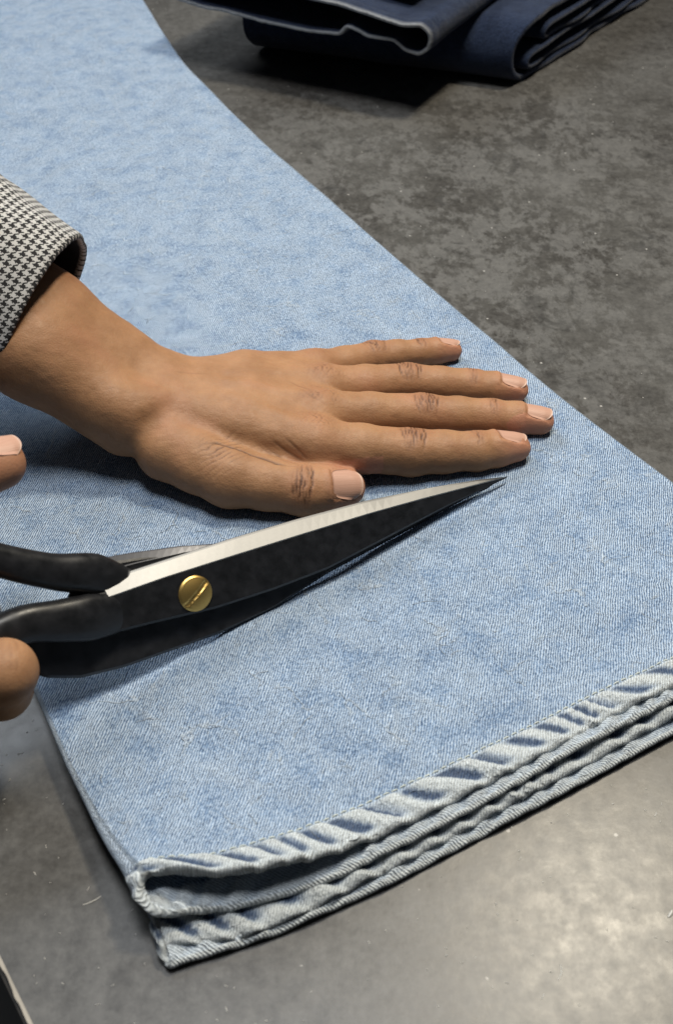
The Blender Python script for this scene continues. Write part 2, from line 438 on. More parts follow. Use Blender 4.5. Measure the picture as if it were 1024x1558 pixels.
def leg_builder(zt_mid, zt_hem, zb_mid, zb_hem, t0_top, t0_bot, left_shift, seed, right_shift=0.0, open_amp=0.0, corner=0.0):
    ncol = 200; nf = 9
    # circumferential parameter: top panel right->left, fold, bottom panel left->right, fold
    st = np.linspace(1, 0, ncol)
    side = []  # (panel blend 1=top 0=bottom, fraction s, fold angle)
    for s in st: side.append((1, s, None))
    for a in np.linspace(math.pi / 2, -math.pi / 2, nf + 2)[1:-1]: side.append((2, 0, a))
    for s in st[::-1]: side.append((0, s, None))
    for a in np.linspace(-math.pi / 2, math.pi / 2, nf + 2)[1:-1]: side.append((3, 1, a))
    na = len(side)
    kind = np.array([x[0] for x in side]); frac = np.array([x[1] for x in side], float)
    ang = np.array([0 if x[2] is None else x[2] for x in side])
    topness = np.where(kind == 1, 1.0, np.where(kind == 0, 0.0, (np.sin(ang) + 1) / 2))
    # hem outline (t of the edge) around the circumference
    s_h = frac * 26.5
    t0 = t0_top(s_h) * topness + t0_bot(s_h) * (1 - topness)
    # path across the hem: from far up the leg down the outside, round the edge, up the inside
    HEM = 1.42
    far = np.concatenate([np.linspace(94, 30, 110), np.linspace(30, 3.0, 160)[1:], np.linspace(3.0, HEM + 0.12, 12)[1:]])
    pt = list(far); off = [0.0] * len(far); ins = [0.0] * len(far)
    for t, o in [(HEM + 0.06, -0.012), (HEM, -0.03), (HEM - 0.06, -0.02), (HEM - 0.12, 0.03)]:
        pt.append(t); off.append(o); ins.append(0)
    for t in np.linspace(HEM - 0.2, 0.14, 15):
        pt.append(t); off.append(0.055 + 0.02 * math.sin((t / HEM) * 3.1)); ins.append(0)
    R = 0.16
    for a in np.linspace(0.3, math.pi - 0.3, 7):
        pt.append(0.13 - R * math.sin(a)); off.append(0.06 - R + R * math.cos(a)); ins.append(0.0)
    for t in np.concatenate([np.linspace(0.16, HEM, 9), [HEM + 0.05, HEM + 0.1, 1.6, 2.2, 3, 4, 5.5, 7, 9]]):
        pt.append(t); off.append(0.06 - 2 * R if t < HEM + 0.03 else -0.13); ins.append(1.0)
    pt = np.array(pt); off = np.array(off); ins = np.array(ins); nv = len(pt)

    def base(A_i, T):
        """A_i index arrays, T leg coordinate -> world xyz (cm)"""
        k = kind[A_i]; fr = frac[A_i]; an = ang[A_i]
        wl = W_L(T) + left_shift + corner * np.exp(-np.maximum(T, 0) / 1.2); wr = W_R(T) + right_shift
        eh = np.exp(-np.maximum(T, 0) / 4.5)
        zt = zt_mid + (zt_hem - zt_mid) * eh; zb = zb_mid + (zb_hem - zb_mid) * eh
        s = wl + (wr - wl) * fr
        # soft sag and wrinkles
        und_t = 0.09 * fbm2(s * 0.16, T * 0.10, seed, 3) + 0.030 * fbm2(s * 0.55 + T * 0.2, T * 0.33, seed + 5, 3)
        und_b = 0.05 * fbm2(s * 0.2, T * 0.15, seed + 9, 2)
        hemw = np.exp(-np.maximum(T, 0) / 1.6)
        und_t = und_t + hemw * (0.085 * fbm2(s * 0.42, T * 0.2, seed + 21, 2))
        und_b = und_b + hemw * (0.075 * fbm2(s * 0.42 + 4, T * 0.2, seed + 22, 2))
        op = open_amp / (1 + np.exp((s - 4.6) / 0.9)) * np.exp(-np.maximum(T - t0[A_i], 0) / 2.2)
        zt = zt + und_t + op * 0.52; zb = zb + und_b - op * 0.13
        edge = np.minimum(np.abs(fr), np.abs(1 - fr)) * 26
        mid = (zt + zb) / 2; hh = (zt - zb) / 2
        zz = np.where(k == 1, zt, np.where(k == 0, zb, mid + hh * np.sin(an)))
        # top panel rounds down towards the folds
        rd = np.exp(-edge / 0.7) * hh * 0.36
        zz = np.where(k == 1, zz - rd, np.where(k == 0, zz + rd, mid + hh * 0.64 * np.sin(an)))
        bulge = hh * 0.85 * np.cos(an)
        s = np.where(k == 2, wl - bulge, np.where(k == 3, wr + bulge, s))
        x = JO[0] + s * E1[0] + T * E2[0]; y = JO[1] + s * E1[1] + T * E2[1]
        return np.stack([x, y, zz], -1), s

    AI, VI = np.meshgrid(np.arange(na), np.arange(nv), indexing='ij')
    hemfall = np.exp(-np.maximum(pt[VI], 0) / 3.0)
    T = pt[VI] + t0[AI] * hemfall
    P, S = base(AI, T)
    Pa, _ = base((AI + 1) % na, T); Pb, _ = base((AI - 1) % na, T)
    Pc, _ = base(AI, T + 0.15); Pd, _ = base(AI, T - 0.15)
    N = np.cross(Pa - Pb, Pc - Pd)
    N /= np.linalg.norm(N, axis=-1, keepdims=True) + 1e-9
    if (N[ncol // 2, 60, 2] < 0): N = -N
    # roping: diagonal puckers across the hem band
    hb = np.clip(np.minimum((HEM - pt[VI]) / 0.2, 1), 0, 1) * (ins[VI] < 0.5)
    circ = np.where(kind[AI] == 1, S, np.where(kind[AI] == 0, -S - 3.0, -1.0 - 2.0 * (1 - topness[AI])))
    ph = circ / 1.08 + 0.70 * pt[VI] + 0.9 * vnoise2(circ * 0.36, circ * 0, seed + 31)
    rp = ph - np.floor(ph)
    ridge = np.where(rp < 0.62, 0.5 - 0.5 * np.cos(rp / 0.62 * math.pi), 0.5 + 0.5 * np.cos((rp - 0.62) / 0.38 * math.pi))
    amp = 0.6 + 0.5 * vnoise2(np.floor(ph) * 1.7, ph * 0 + 3.3, seed + 40)
    o = off[VI] + hb * ((ridge - 0.45) * 0.20 * amp + 0.035 * fbm2(circ * 2.1 + pt[VI] * 1.5, pt[VI] * 1.2, seed + 60, 3))
    # puckers fan out a little above the stitch line
    fan = np.exp(-np.maximum(pt[VI] - HEM, 0) / 0.6) * (pt[VI] >= HEM) * (ins[VI] < 0.5)
    o = o - (ins[VI] > 0.5) * np.clip((HEM + 0.6 - pt[VI]) / 0.5, 0, 1) * (ridge - 0.5) * 0.16 * amp
    o = o + fan * (ridge - 0.5) * 0.07 * amp
    P = P + N * o[..., None]
    cf = np.where((kind[AI] == 1) & (ins[VI] < 0.5) & (pt[VI] > HEM), crease_field(S, T), 0.0)
    P[..., 2] += cf
    P[..., 2] += np.exp(-np.maximum(pt[VI], 0) / 0.7) * (ridge - 0.5) * 0.10 * amp
    edgew = np.exp(-np.maximum(pt[VI], 0) / 0.16)
    wear = np.clip(hb * (0.62 + 0.62 * np.clip(ridge - 0.25, 0, 1)) + 0.5 * edgew * (ins[VI] < 0.5) + 0.10 * fan * ridge, 0, 0.95)
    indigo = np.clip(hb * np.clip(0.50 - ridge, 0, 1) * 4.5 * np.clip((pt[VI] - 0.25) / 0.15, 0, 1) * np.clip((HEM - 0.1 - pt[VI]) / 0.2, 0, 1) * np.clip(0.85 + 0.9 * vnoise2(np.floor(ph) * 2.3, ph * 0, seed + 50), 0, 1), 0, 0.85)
    wear = np.maximum(wear, np.clip(cf * 4.0, 0, 0.26))
    wear = np.maximum(wear, 0.30 * (kind[AI] >= 2)) * (1 - indigo)
    inner = ins[VI] * (0.22 + 0.45 * (pt[VI] < HEM) - 0.5 * np.clip(0.5 - ridge, 0, 1))  # reverse toned down above the hem, painting shade into the leg opening
    UV = np.stack([circ, T], -1)
    faces = grid_faces(na, nv, close_u=True)
    return dict(P=P.reshape(-1, 3), faces=faces, attrs=dict(wear=wear, indigo=indigo, inner=inner), uv=UV.reshape(-1, 2), base=base, t0=t0, na=na, kind=kind, HEM=HEM, N=N, pt=pt, G=P)

def tab(xs, ys): return smooth_tab(xs, ys, -1, 27, 1.2)
leg_a = leg_builder(1.00, 1.50, 0.74, 0.97,
    tab([-1, 0.4, 1.4, 2.4, 3.7, 4.85, 7.5, 10.4, 13.2, 16, 18.6, 27], [2.5, 2.15, 1.25, 0.85, 0.62, 0.55, 0.62, 0.74, 0.88, 1.1, 1.15, 1.25]),
    tab([-1, 0.26, 0.7, 1.5, 2.1, 3.15, 4.25, 7.3, 10.2, 13.7, 18.6, 27], [1.05, 1.0, 0.8, 0.55, 0.42, 0.25, 0.14, 0.2, 0.32, 0.56, 0.8, 0.9]),
    0.0, 3, open_amp=2.0, corner=1.75)
leg_b = leg_builder(0.58, 0.56, 0.10, 0.15,
    tab([-1, 0, 0.8, 2.3, 4.2, 7.1, 10.1, 13.5, 18.4, 27], [0.9, 0.7, 0.35, -0.12, -0.25, -0.15, 0.0, 0.17, 0.45, 0.5]),
    tab([-1, 0, 0.5, 1.5, 3.3, 7, 10, 13.3, 18.2, 27], [0.12, 0.1, 0.05, -0.12, -0.35, -0.45, -0.32, -0.22, 0.03, 0.1]),
    0.12, 77, right_shift=-0.25, corner=-0.25)
jeans = empty('jeans', 'light blue washed jeans lying flat with raw puckered hem towards the camera', 'jeans')
jeans['label'] = 'light blue washed denim jeans lying flat, two legs stacked, under the hand and scissors'
for Lg in (leg_a, leg_b):
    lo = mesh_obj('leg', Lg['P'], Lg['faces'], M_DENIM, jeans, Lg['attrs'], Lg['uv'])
    # topstitching along the hem: short thread stitches lying on the cloth
    jrow = int(np.argmin(np.abs(Lg['pt'][:300] - (Lg['HEM'] - 0.0))))
    row = Lg['G'][:200, jrow]; nr = Lg['N'][:200, jrow]
    seg = np.linalg.norm(np.diff(row, axis=0), axis=1); cum = np.concatenate([[0], np.cumsum(seg)])
    sv, sf = [], []
    pos = 0.1
    while pos < cum[-1] - 0.3:
        pts = []
        for q in (0.0, 0.33, 0.67, 1.0):
            d = pos + q * 0.24
            p = np.array([np.interp(d, cum, row[:, c]) for c in range(3)]); n_ = np.array([np.interp(d, cum, nr[:, c]) for c in range(3)])
            pts.append((p + n_ * (0.0 + 0.045 * math.sin(math.pi * q)), n_))
        tdir = pts[-1][0] - pts[0][0]; tdir /= np.linalg.norm(tdir)
        b0 = len(sv)
        for q, (p, n_) in zip((0.6, 1, 1, 0.6), pts):
            bi = np.cross(tdir, n_)
            for a in range(5):
                sv.append(p + 0.026 * q * (n_ * math.cos(a * 1.2566) + bi * math.sin(a * 1.2566)))
        for r_ in range(3):
            for a in range(5):
                sf.append((b0 + r_ * 5 + a, b0 + r_ * 5 + (a + 1) % 5, b0 + (r_ + 1) * 5 + (a + 1) % 5, b0 + (r_ + 1) * 5 + a))
        pos += 0.31
    so = mesh_obj('stitching', np.array(sv), np.array(sf), M_THREAD, lo)
    so['kind'] = 'stuff'

# ------------------------------------------------------------------ folded dark jeans at the back
def sheet_loop(name, prof, thick, ex, length, n_ex, mat, parent, origin, dirp, seed, wear_edge=True, amp=0.10, taper=None):
    """prof: list of (p, z) polyline in the vertical plane along dirp; extruded along ex; thick cloth with a pale cut edge"""
    prof = np.array(prof, float)
    # resample
    seg = np.linalg.norm(np.diff(prof, axis=0), axis=1); cum = np.concatenate([[0], np.cumsum(seg)])
    n = max(20, int(cum[-1] / 0.22)); d = np.linspace(0, cum[-1], n)
    pr = np.stack([np.interp(d, cum, prof[:, 0]), np.interp(d, cum, prof[:, 1])], 1)
    for _ in range(2):
        pr[1:-1] = 0.25 * pr[:-2] + 0.5 * pr[1:-1] + 0.25 * pr[2:]
    tg = np.gradient(pr, axis=0); tg /= np.linalg.norm(tg, axis=1, keepdims=True)
    nr = np.stack([-tg[:, 1], tg[:, 0]], 1)
    ring = np.concatenate([pr + nr * thick / 2, (pr - nr * thick / 2)[::-1]])
    dist = np.concatenate([d, d[::-1]])
    m = len(ring)
    # rows along extrusion with rounded lips at both ends
    lip = [(0.0, 0.35), (0.02, 0.75), (0.07, 1.0)]
    rows = lip + [(t, 1.0) for t in np.linspace(0.15, length - 0.15, n_ex)] + [(length - 0.07, 1.0), (length - 0.02, 0.75), (length, 0.35)]
    V, A, U = [], [], []
    core = np.concatenate([pr, pr[::-1]])
    for i, (t, w) in enumerate(rows):
        rr = core + (ring - core) * w
        wob = amp * fbm2(dist * 0.35, np.full(m, t * 0.22), seed, 3)
        wob2 = amp * fbm2(dist * 0.35, np.full(m, t * 0.22), seed + 7, 3)
        pp = rr[:, 0] + wob; zz = np.maximum(rr[:, 1] + 0.6 * wob2, 0.08 if origin[2] == 0 else -9)
        tt = t + (0.25 * vnoise2(dist * 0.3, dist * 0, seed + 3))
        V.append(np.stack([origin[0] + dirp[0] * pp + ex[0] * tt, origin[1] + dirp[1] * pp + ex[1] * tt, origin[2] + zz], 1))
        A.append(np.full(m, 1.0 if (w < 1 and wear_edge) else 0.0)); U.append(np.stack([dist, np.full(m, t)], 1))
    V = np.array(V); nR = len(rows)
    f = grid_faces(nR, m, close_v=True)
    caps = []
    hn = m // 2
    for base_i in (0, (nR - 1) * m):
        for j in range(hn - 1):
            caps.append((base_i + j, base_i + j + 1, base_i + m - 2 - j, base_i + m - 1 - j))
    f = np.concatenate([f, np.array(caps)])
    A = np.array(A).ravel()
    return mesh_obj(name, V.reshape(-1, 3), f, mat, parent, dict(wear=A * 0.8, indigo=A * 0, inner=A * 0), np.array(U).reshape(-1, 2))

def arc(cx, cz, r, a0, a1, n=9, rz=None):
    rz = r if rz is None else rz
    return [(cx + r * math.cos(a), cz + rz * math.sin(a)) for a in np.linspace(a0, a1, n)]

fj = empty('folded_jeans', 'dark indigo jeans folded into a thick block directly on the table', 'jeans')
FO = (12.0, 75.2, 0.0); FD = np.array([0.60, 0.80]); FX = np.array([-0.951, 0.31])
pi = math.pi
sheet_loop('outer_layer', [(26, 0.32)] + arc(2.3, 2.25, 2.1, -pi / 2, -pi * 1.5, 13, 1.95) + [(26, 3.9)], 0.42, FX, 19.5, 26, M_NAVY, fj, FO, FD, 5, False)
sheet_loop('inner_layer', [(26, 0.85)] + arc(2.6, 1.35, 0.75, -pi / 2, -pi * 1.5, 9, 0.5) + [(26, 1.8)], 0.34, FX, 19.2, 20, M_NAVY, fj, FO, FD, 15, False, 0.06)
sheet_loop('inner_layer', [(26, 2.25)] + arc(4.6, 2.75, 0.7, -pi / 2, -pi * 1.5, 9, 0.42) + [(26, 3.2)], 0.34, FX, 19.2, 20, M_NAVY, fj, FO, FD, 25, False, 0.06)

uj = empty('folded_jeans', 'dark indigo jeans stacked on top, pale edged leg opening facing the camera', 'jeans')
# leg opening outline in its own vertical plane (p to the right, z up), closed loop
UR = A(5.017, 71.280, 4.000); UD = A(0.8926, -0.4508, 0); UN = A(0.52, 0.854, 0)
up_lo = [(-18.6, 4.9), (-17.81, 4.6), (-15.72, 4.41), (-13.9, 4.45), (-11.12, 4.18), (-7.65, 4.13), (-5.24, 4.33), (-4.77, 4.95), (-4.06, 4.80), (-3.35, 4.53), (-1.5, 4.60), (-0.78, 4.07), (0.14, 3.94), (0.85, 4.45)]
up_hi = [(1.0, 5.0), (0.94, 5.6), (0.3, 6.1), (-0.87, 5.95), (-2.93, 6.2), (-5.71, 6.44), (-9, 6.5), (-14, 6.6), (-18.6, 6.6)]
loop = np.array(up_lo + up_hi)
def closed_resample(lp, step, it=1):
    q = np.vstack([lp, lp[:1]]); sg = np.linalg.norm(np.diff(q, axis=0), axis=1); cm_ = np.concatenate([[0], np.cumsum(sg)])
    d = np.arange(0, cm_[-1], step)
    r = np.stack([np.interp(d, cm_, q[:, 0]), np.interp(d, cm_, q[:, 1])], 1)
    for _ in range(it): r = 0.25 * np.roll(r, 1, 0) + 0.5 * r + 0.25 * np.roll(r, -1, 0)
    return r, d
ring, rd_ = closed_resample(loop, 0.16, 2)
tg = np.roll(ring, -1, 0) - np.roll(ring, 1, 0); tg /= np.linalg.norm(tg, axis=1, keepdims=True)
nrm = np.stack([tg[:, 1], -tg[:, 0]], 1)       # outward (loop runs counter-clockwise)
path = [(7.0, -0.28, 1), (3.0, -0.28, 1), (1.2, -0.28, 1), (0.4, -0.28, 1), (0.08, -0.26, 1), (0.0, -0.18, 2), (-0.03, -0.10, 2), (0.0, -0.02, 2), (0.06, 0.0, 3), (0.4, 0.02, 0), (1.0, 0.02, 0), (1.15, -0.03, 0), (1.3, 0.0, 0)] + [(t, 0.0, 0) for t in np.linspace(2, 30, 40)]
V, Wr, UVs = [], [], []
zc = 5.4
for (t, o, kd) in path:
    q = ring + nrm * o
    fl_ = np.clip(t / 14, 0, 1) * 0.35
    zz = q[:, 1] * (1 - fl_) + zc * fl_ + 0.08 * fbm2(rd_ * 0.4, np.full(len(rd_), t * 0.3), 61, 3) * min(1, max(0, t))
    pp = q[:, 0] + 0.10 * fbm2(rd_ * 0.3, np.full(len(rd_), t * 0.25), 66, 3)
    fr = 0.05 * vnoise2(rd_ * 5, np.full(len(rd_), 1.0), 70) if kd >= 2 else 0
    tt = t + 0.35 * vnoise2(rd_ * 0.25, rd_ * 0, 71) + fr
    V.append(np.stack([UR[0] + UD[0] * pp + UN[0] * tt, UR[1] + UD[1] * pp + UN[1] * tt, zz], 1))
    Wr.append(np.full(len(rd_), {0: 0.0, 1: 0.0, 2: 0.95, 3: 0.5}[kd])); UVs.append(np.stack([rd_, np.full(len(rd_), t)], 1))
Wr = np.array(Wr).ravel()
mesh_obj('leg', np.array(V).reshape(-1, 3), grid_faces(len(path), len(rd_), close_v=True), M_NAVY, uj, dict(wear=Wr, indigo=Wr * 0, inner=Wr * 0), np.array(UVs).reshape(-1, 2))
# second leg of the same pair, lying on top of the first, set back a little
lp2 = np.array([(-17.5, 6.95), (-16, 6.9), (-9, 6.85), (-5, 6.8), (-2.0, 6.85), (-1.2, 7.3), (-1.8, 7.8), (-5, 7.85), (-10, 7.9), (-16, 7.9), (-17.5, 7.9)])
ring2, rd2 = closed_resample(lp2, 0.2, 3)
tg = np.roll(ring2, -1, 0) - np.roll(ring2, 1, 0); tg /= np.linalg.norm(tg, axis=1, keepdims=True)
nrm2 = np.stack([tg[:, 1], -tg[:, 0]], 1)
V, Wr, UVs = [], [], []
for (t, o, kd) in path:
    q = ring2 + nrm2 * o
    tt = t + 2.6 + 0.3 * vnoise2(rd2 * 0.25, rd2 * 0, 81)
    V.append(np.stack([UR[0] + UD[0] * q[:, 0] + UN[0] * tt, UR[1] + UD[1] * q[:, 0] + UN[1] * tt, q[:, 1] + 0.07 * fbm2(rd2 * 0.4, np.full(len(rd2), t * 0.3), 91, 3)], 1))
    Wr.append(np.full(len(rd2), {0: 0.0, 1: 0.0, 2: 0.95, 3: 0.5}[kd])); UVs.append(np.stack([rd2, np.full(len(rd2), t)], 1))
Wr = np.array(Wr).ravel()
mesh_obj('leg', np.array(V).reshape(-1, 3), grid_faces(len(path), len(rd2), close_v=True), M_NAVY, uj, dict(wear=Wr, indigo=Wr * 0, inner=Wr * 0), np.array(UVs).reshape(-1, 2))


# ------------------------------------------------------------------ signed distance hands
def seg_dist(P, a, b, ra, rb, sq=None):
    ab = b - a; L2 = ab @ ab
    h = np.clip(((P - a) @ ab) / L2, 0, 1)
    q = P - a - h[:, None] * ab
    if sq is not None:
        # squash: distances along axis sq[:3] are multiplied by sq[3]
        ax = sq[0]; q = q + ax * ((q @ ax) * (sq[1] - 1))[:, None]
    return np.sqrt((q * q).sum(1)) - (ra + (rb - ra) * h)

def smin(a, b, k):
    h = np.clip(0.5 + 0.5 * (b - a) / k, 0, 1)
    return b + (a - b) * h - k * h * (1 - h)

def chain(P, pts, rad, k):
    d = None
    for i in range(len(pts) - 1):
        e = seg_dist(P, pts[i], pts[i + 1], rad[i], rad[i + 1])
        d = e if d is None else smin(d, e, k)
    return d

def polygonise(sdf, lo, hi, vox):
    lo = np.array(lo, float); C = 4
    n = (np.ceil((np.array(hi) - lo) / (vox * C)).astype(int)) * C
    nc = n // C
    ax = [lo[i] + (np.arange(nc[i]) + 0.5) * vox * C for i in range(3)]
    G = np.stack(np.meshgrid(*ax, indexing='ij'), -1).reshape(-1, 3)
    dc = np.concatenate([sdf(c) for c in np.array_split(G, max(1, len(G) // 200000))]).reshape(nc)
    near = np.abs(dc) < vox * C * 1.8
    D = np.repeat(np.repeat(np.repeat(dc, C, 0), C, 1), C, 2).astype(np.float32)
    idx = np.argwhere(near)
    sub = np.stack(np.meshgrid(*[np.arange(C)] * 3, indexing='ij'), -1).reshape(-1, 3)
    vi = (idx[:, None, :] * C + sub[None]).reshape(-1, 3)
    Pv = lo + (vi + 0.5) * vox
    val = np.concatenate([sdf(c) for c in np.array_split(Pv, max(1, len(Pv) // 200000))])
    D[vi[:, 0], vi[:, 1], vi[:, 2]] = val
    ins = D < 0
    cnt = np.zeros(np.array(D.shape) - 1, np.int8)
    cor = [(i, j, k) for i in (0, 1) for j in (0, 1) for k in (0, 1)]
    s = np.array(D.shape) - 1
    for (i, j, k) in cor: cnt += ins[i:s[0] + i, j:s[1] + j, k:s[2] + k]
    act = (cnt > 0) & (cnt < 8)
    cells = np.argwhere(act)
    idm = -np.ones(act.shape, np.int64); idm[act] = np.arange(len(cells))
    acc = np.zeros((len(cells), 3)); w = np.zeros(len(cells))
    for a in cor:
        for axis in range(3):
            if a[axis]: continue
            b = list(a); b[axis] = 1
            va = D[cells[:, 0] + a[0], cells[:, 1] + a[1], cells[:, 2] + a[2]]
            vb = D[cells[:, 0] + b[0], cells[:, 1] + b[1], cells[:, 2] + b[2]]
            cr = (va < 0) != (vb < 0)
            t = np.where(cr, va / np.where(cr, va - vb, 1), 0)
            p = np.tile(np.array(a, float), (len(cells), 1)); p[:, axis] += t
            acc[cr] += p[cr]; w += cr
    V = lo + (cells + acc / w[:, None] + 0.5) * vox
    faces = []
    for axis in range(3):
        sl0 = [slice(None)] * 3; sl1 = [slice(None)] * 3
        sl0[axis] = slice(0, -1); sl1[axis] = slice(1, None)
        a = ins[tuple(sl0)]; b = ins[tuple(sl1)]
        e = np.argwhere(a != b)
        u, v = (axis + 1) % 3, (axis + 2) % 3
        ok = (e[:, u] > 0) & (e[:, v] > 0) & (e[:, u] < act.shape[u]) & (e[:, v] < act.shape[v]) & (e[:, axis] < act.shape[axis])
        e = e[ok]
        flip = a[e[:, 0], e[:, 1], e[:, 2]]
        def off(du, dv):
            q = e.copy(); q[:, u] -= du; q[:, v] -= dv
            return idm[q[:, 0], q[:, 1], q[:, 2]]
        q = np.stack([off(1, 1), off(0, 1), off(0, 0), off(1, 0)], 1)
        q[~flip] = q[~flip][:, ::-1]
        faces.append(q)
    F = np.concatenate(faces); F = F[(F >= 0).all(1)]
    def grad(P):
        e = 0.02
        g = np.stack([sdf(P + np.eye(3)[i] * e) - sdf(P - np.eye(3)[i] * e) for i in range(3)], 1)
        return g / (np.linalg.norm(g, axis=1, keepdims=True) + 1e-9)
    g = grad(V)
    for _ in range(2):
        V = V - g * sdf(V)[:, None] * 0.9
    g = grad(V)
    # a little smoothing of the normals comes from the mesh itself
    return V, F, g

def unit(v): v = np.asarray(v, float); return v / np.linalg.norm(v)

def finger_frame(a, b, dorsal):
    x = unit(b - a); z = unit(dorsal - x * (dorsal @ x)); y = np.cross(z, x)
    return x, y, z

def gauss(x, w): return np.exp(-(x / w) ** 2)

def knuckle_lines(P, G, c, fr, levels, wid, half_b, depth, seed, close=True):
    """ring-like skin folds over a finger joint; returns depth field"""
    x, y, z = fr
    q = P - c
    a = q @ x; b = q @ y; dz = q @ z
    dors = np.clip((G @ z) * 1.6 - 0.15, 0, 1) * (np.abs(a) < 1.2) * (np.abs(b) < 1.5) * (dz > -0.1)
    a = a + 0.045 * fbm2(b * 4 + seed, a * 4, seed, 2)
    out = np.zeros(len(P))
    for i, lv in enumerate(levels):
        cur = lv * (np.sqrt(np.clip(1 - (b / (half_b * 1.35)) ** 2, 0, 1)) if close else 1 - 0.25 * (b / half_b) ** 2)
        m = np.clip(0.6 + 0.8 * vnoise2(b * 3.1 + i * 7.7, b * 0 + lv * 9, seed + i), 0.1, 1.2)
        out = np.maximum(out, gauss(a - cur, wid) * m * np.clip(1.25 - (np.abs(b) / half_b) ** 2, 0, 1))
    return out * dors * depth

def groove(P, pts, w, depth):
    d = np.full(len(P), 9.0); tt = np.zeros(len(P))
    n = len(pts) - 1
    for i in range(n):
        a, b = pts[i], pts[i + 1]; ab = b - a
        h = np.clip(((P - a) @ ab) / (ab @ ab), 0, 1)
        q = np.linalg.norm(P - a - h[:, None] * ab, axis=1)
        m = q < d; d[m] = q[m]; tt[m] = (i + h[m]) / n
    return gauss(d, w) * depth * np.clip(np.sin(np.clip(tt, 0.02, 0.98) * math.pi) * 1.6, 0, 1)

def make_nail(parent, base_c, tip_c, dorsal, r, width, length, sdf, name='fingernail', lift=0.03, start=0.0):
    """curved nail plate lying on the fingertip: traced down onto the skin, straightened along its length"""
    x, y, z = finger_frame(base_c, tip_c, dorsal)
    nu, nv = 15, 17
    U = np.linspace(-1, 1, nu); Vv = np.linspace(0, 1, nv)
    top = np.zeros((nv, nu, 3)); tipm = np.zeros((nv, nu))
    # central ridge heights traced at two places, then straight between
    org = base_c + x * start
    def trace(p):
        p = p.copy()
        for _ in range(40): p = p - z * np.maximum(sdf(p), -0.02)[:, None] * 0.8
        return p
    h = []
    for s in (0.12, 0.62):
        h.append(float(((trace((org + x * s * length + z * 2.5)[None]) - org) @ z)[0]))
    for j, v in enumerate(Vv):
        hc = h[0] + (h[1] - h[0]) * (v - 0.12) / 0.5
        for i, u in enumerate(U):
            wv_ = width * (0.86 + 0.14 * math.sin(min(1, v * 1.3) * pi / 2))
            if v < 0.22: rnd = math.sqrt(max(0, 1 - ((0.22 - v) / 0.22) ** 2)) * 0.30 + 0.70
            else: rnd = 1
            bb = u * wv_ * rnd
            rad = r * 1.02
            dz = rad - math.sqrt(max(rad * rad - bb * bb, 0.02)) if abs(bb) < rad else rad
            # rounded free edge
            av = v * length * (1 - (0.30 * u ** 4 * v * v + 0.06 * u * u * v * v))
            top[j, i] = org + x * av + y * bb + z * (hc - dz * 0.95 + lift - 0.10 * max(0, v - 0.7) * length)
            tipm[j, i] = np.clip((v - 0.90 + 0.06 * u * u) / 0.06, 0, 1)
    bot = top - z * 0.03 - (y * np.sign(U)[:, None])[None] * 0.0
    V = np.concatenate([top.reshape(-1, 3), bot.reshape(-1, 3)])
    n = nu * nv
    f = [tuple(q) for q in grid_faces(nv, nu)] + [tuple(q[::-1] + n) for q in grid_faces(nv, nu)]
    rim = [j * nu for j in range(nv)] + [(nv - 1) * nu + i for i in range(1, nu)] + [j * nu + nu - 1 for j in range(nv - 2, -1, -1)] + [i for i in range(nu - 2, 0, -1)]
    for a, b in zip(rim, rim[1:] + rim[:1]): f.append((a, b, b + n, a + n))
    uv = np.tile(np.stack(np.meshgrid(Vv, U, indexing='ij')[::-1], -1).reshape(-1, 2), (2, 1))
    return mesh_obj(name, V, f, M_NAIL, parent, dict(tip=np.tile(tipm.ravel(), 2)), uv)

person = empty('person', 'person in a black and white houndstooth jacket pressing the denim flat and holding scissors', 'person')

# ---- left hand, palm down on the denim
FING = {
    'pinky':  ([A(-1.0, 40.48, 2.25), A(1.7, 42.02, 1.85), A(3.92, 42.65, 1.66), A(5.37, 43.07, 1.50)], [0.86, 0.72, 0.63, 0.54]),
    'ring':   ([A(-0.63, 38.88, 2.5), A(3.17, 39.95, 1.98), A(6.08, 40.04, 1.72), A(8.04, 40.0, 1.55)], [0.96, 0.83, 0.73, 0.61]),
    'middle': ([A(-0.84, 36.94, 2.6), A(3.77, 37.66, 2.02), A(6.73, 37.79, 1.76), A(8.87, 37.78, 1.57)], [1.02, 0.86, 0.76, 0.63]),
    'index':  ([A(-0.92, 35.08, 2.5), A(3.09, 35.22, 1.93), A(5.88, 35.54, 1.74), A(7.59, 36.0, 1.58)], [1.08, 0.98, 0.83, 0.66]),
}
DORS = {'pinky': A(0, 0.30, 1), 'ring': A(0, 0.10, 1), 'middle': A(0, 0.06, 1), 'index': A(0, 0.26, 1)}
THUMB = ([A(-6.9, 34.95, 2.45), A(-4.3, 33.45, 2.15), A(-1.32, 32.9, 1.92), A(0.43, 33.25, 1.78)], [1.45, 1.22, 0.98, 0.76])
TD = A(0.18, -0.52, 0.83)

def with_mid(pts, rad, slim=0.985):
    P_, R_ = [pts[0]], [rad[0]]
    for i in range(len(pts) - 1):
        P_.append((pts[i] + pts[i + 1]) / 2); R_.append((rad[i] + rad[i + 1]) / 2 * (slim if i < len(pts) - 2 else 1.03))
        P_.append(pts[i + 1]); R_.append(rad[i + 1])
    return P_, R_
FM = {k: with_mid(*v) for k, v in FING.items()}
TM = with_mid(*THUMB, 0.94)

def bb_eval(P, pts, rad, pad, fn):
    lo = np.min(pts, 0) - max(rad) - pad; hi = np.max(pts, 0) + max(rad) + pad
    m = ((P > lo) & (P < hi)).all(1)
    d = np.full(len(P), pad)
    if m.any(): d[m] = fn(P[m])
    return d

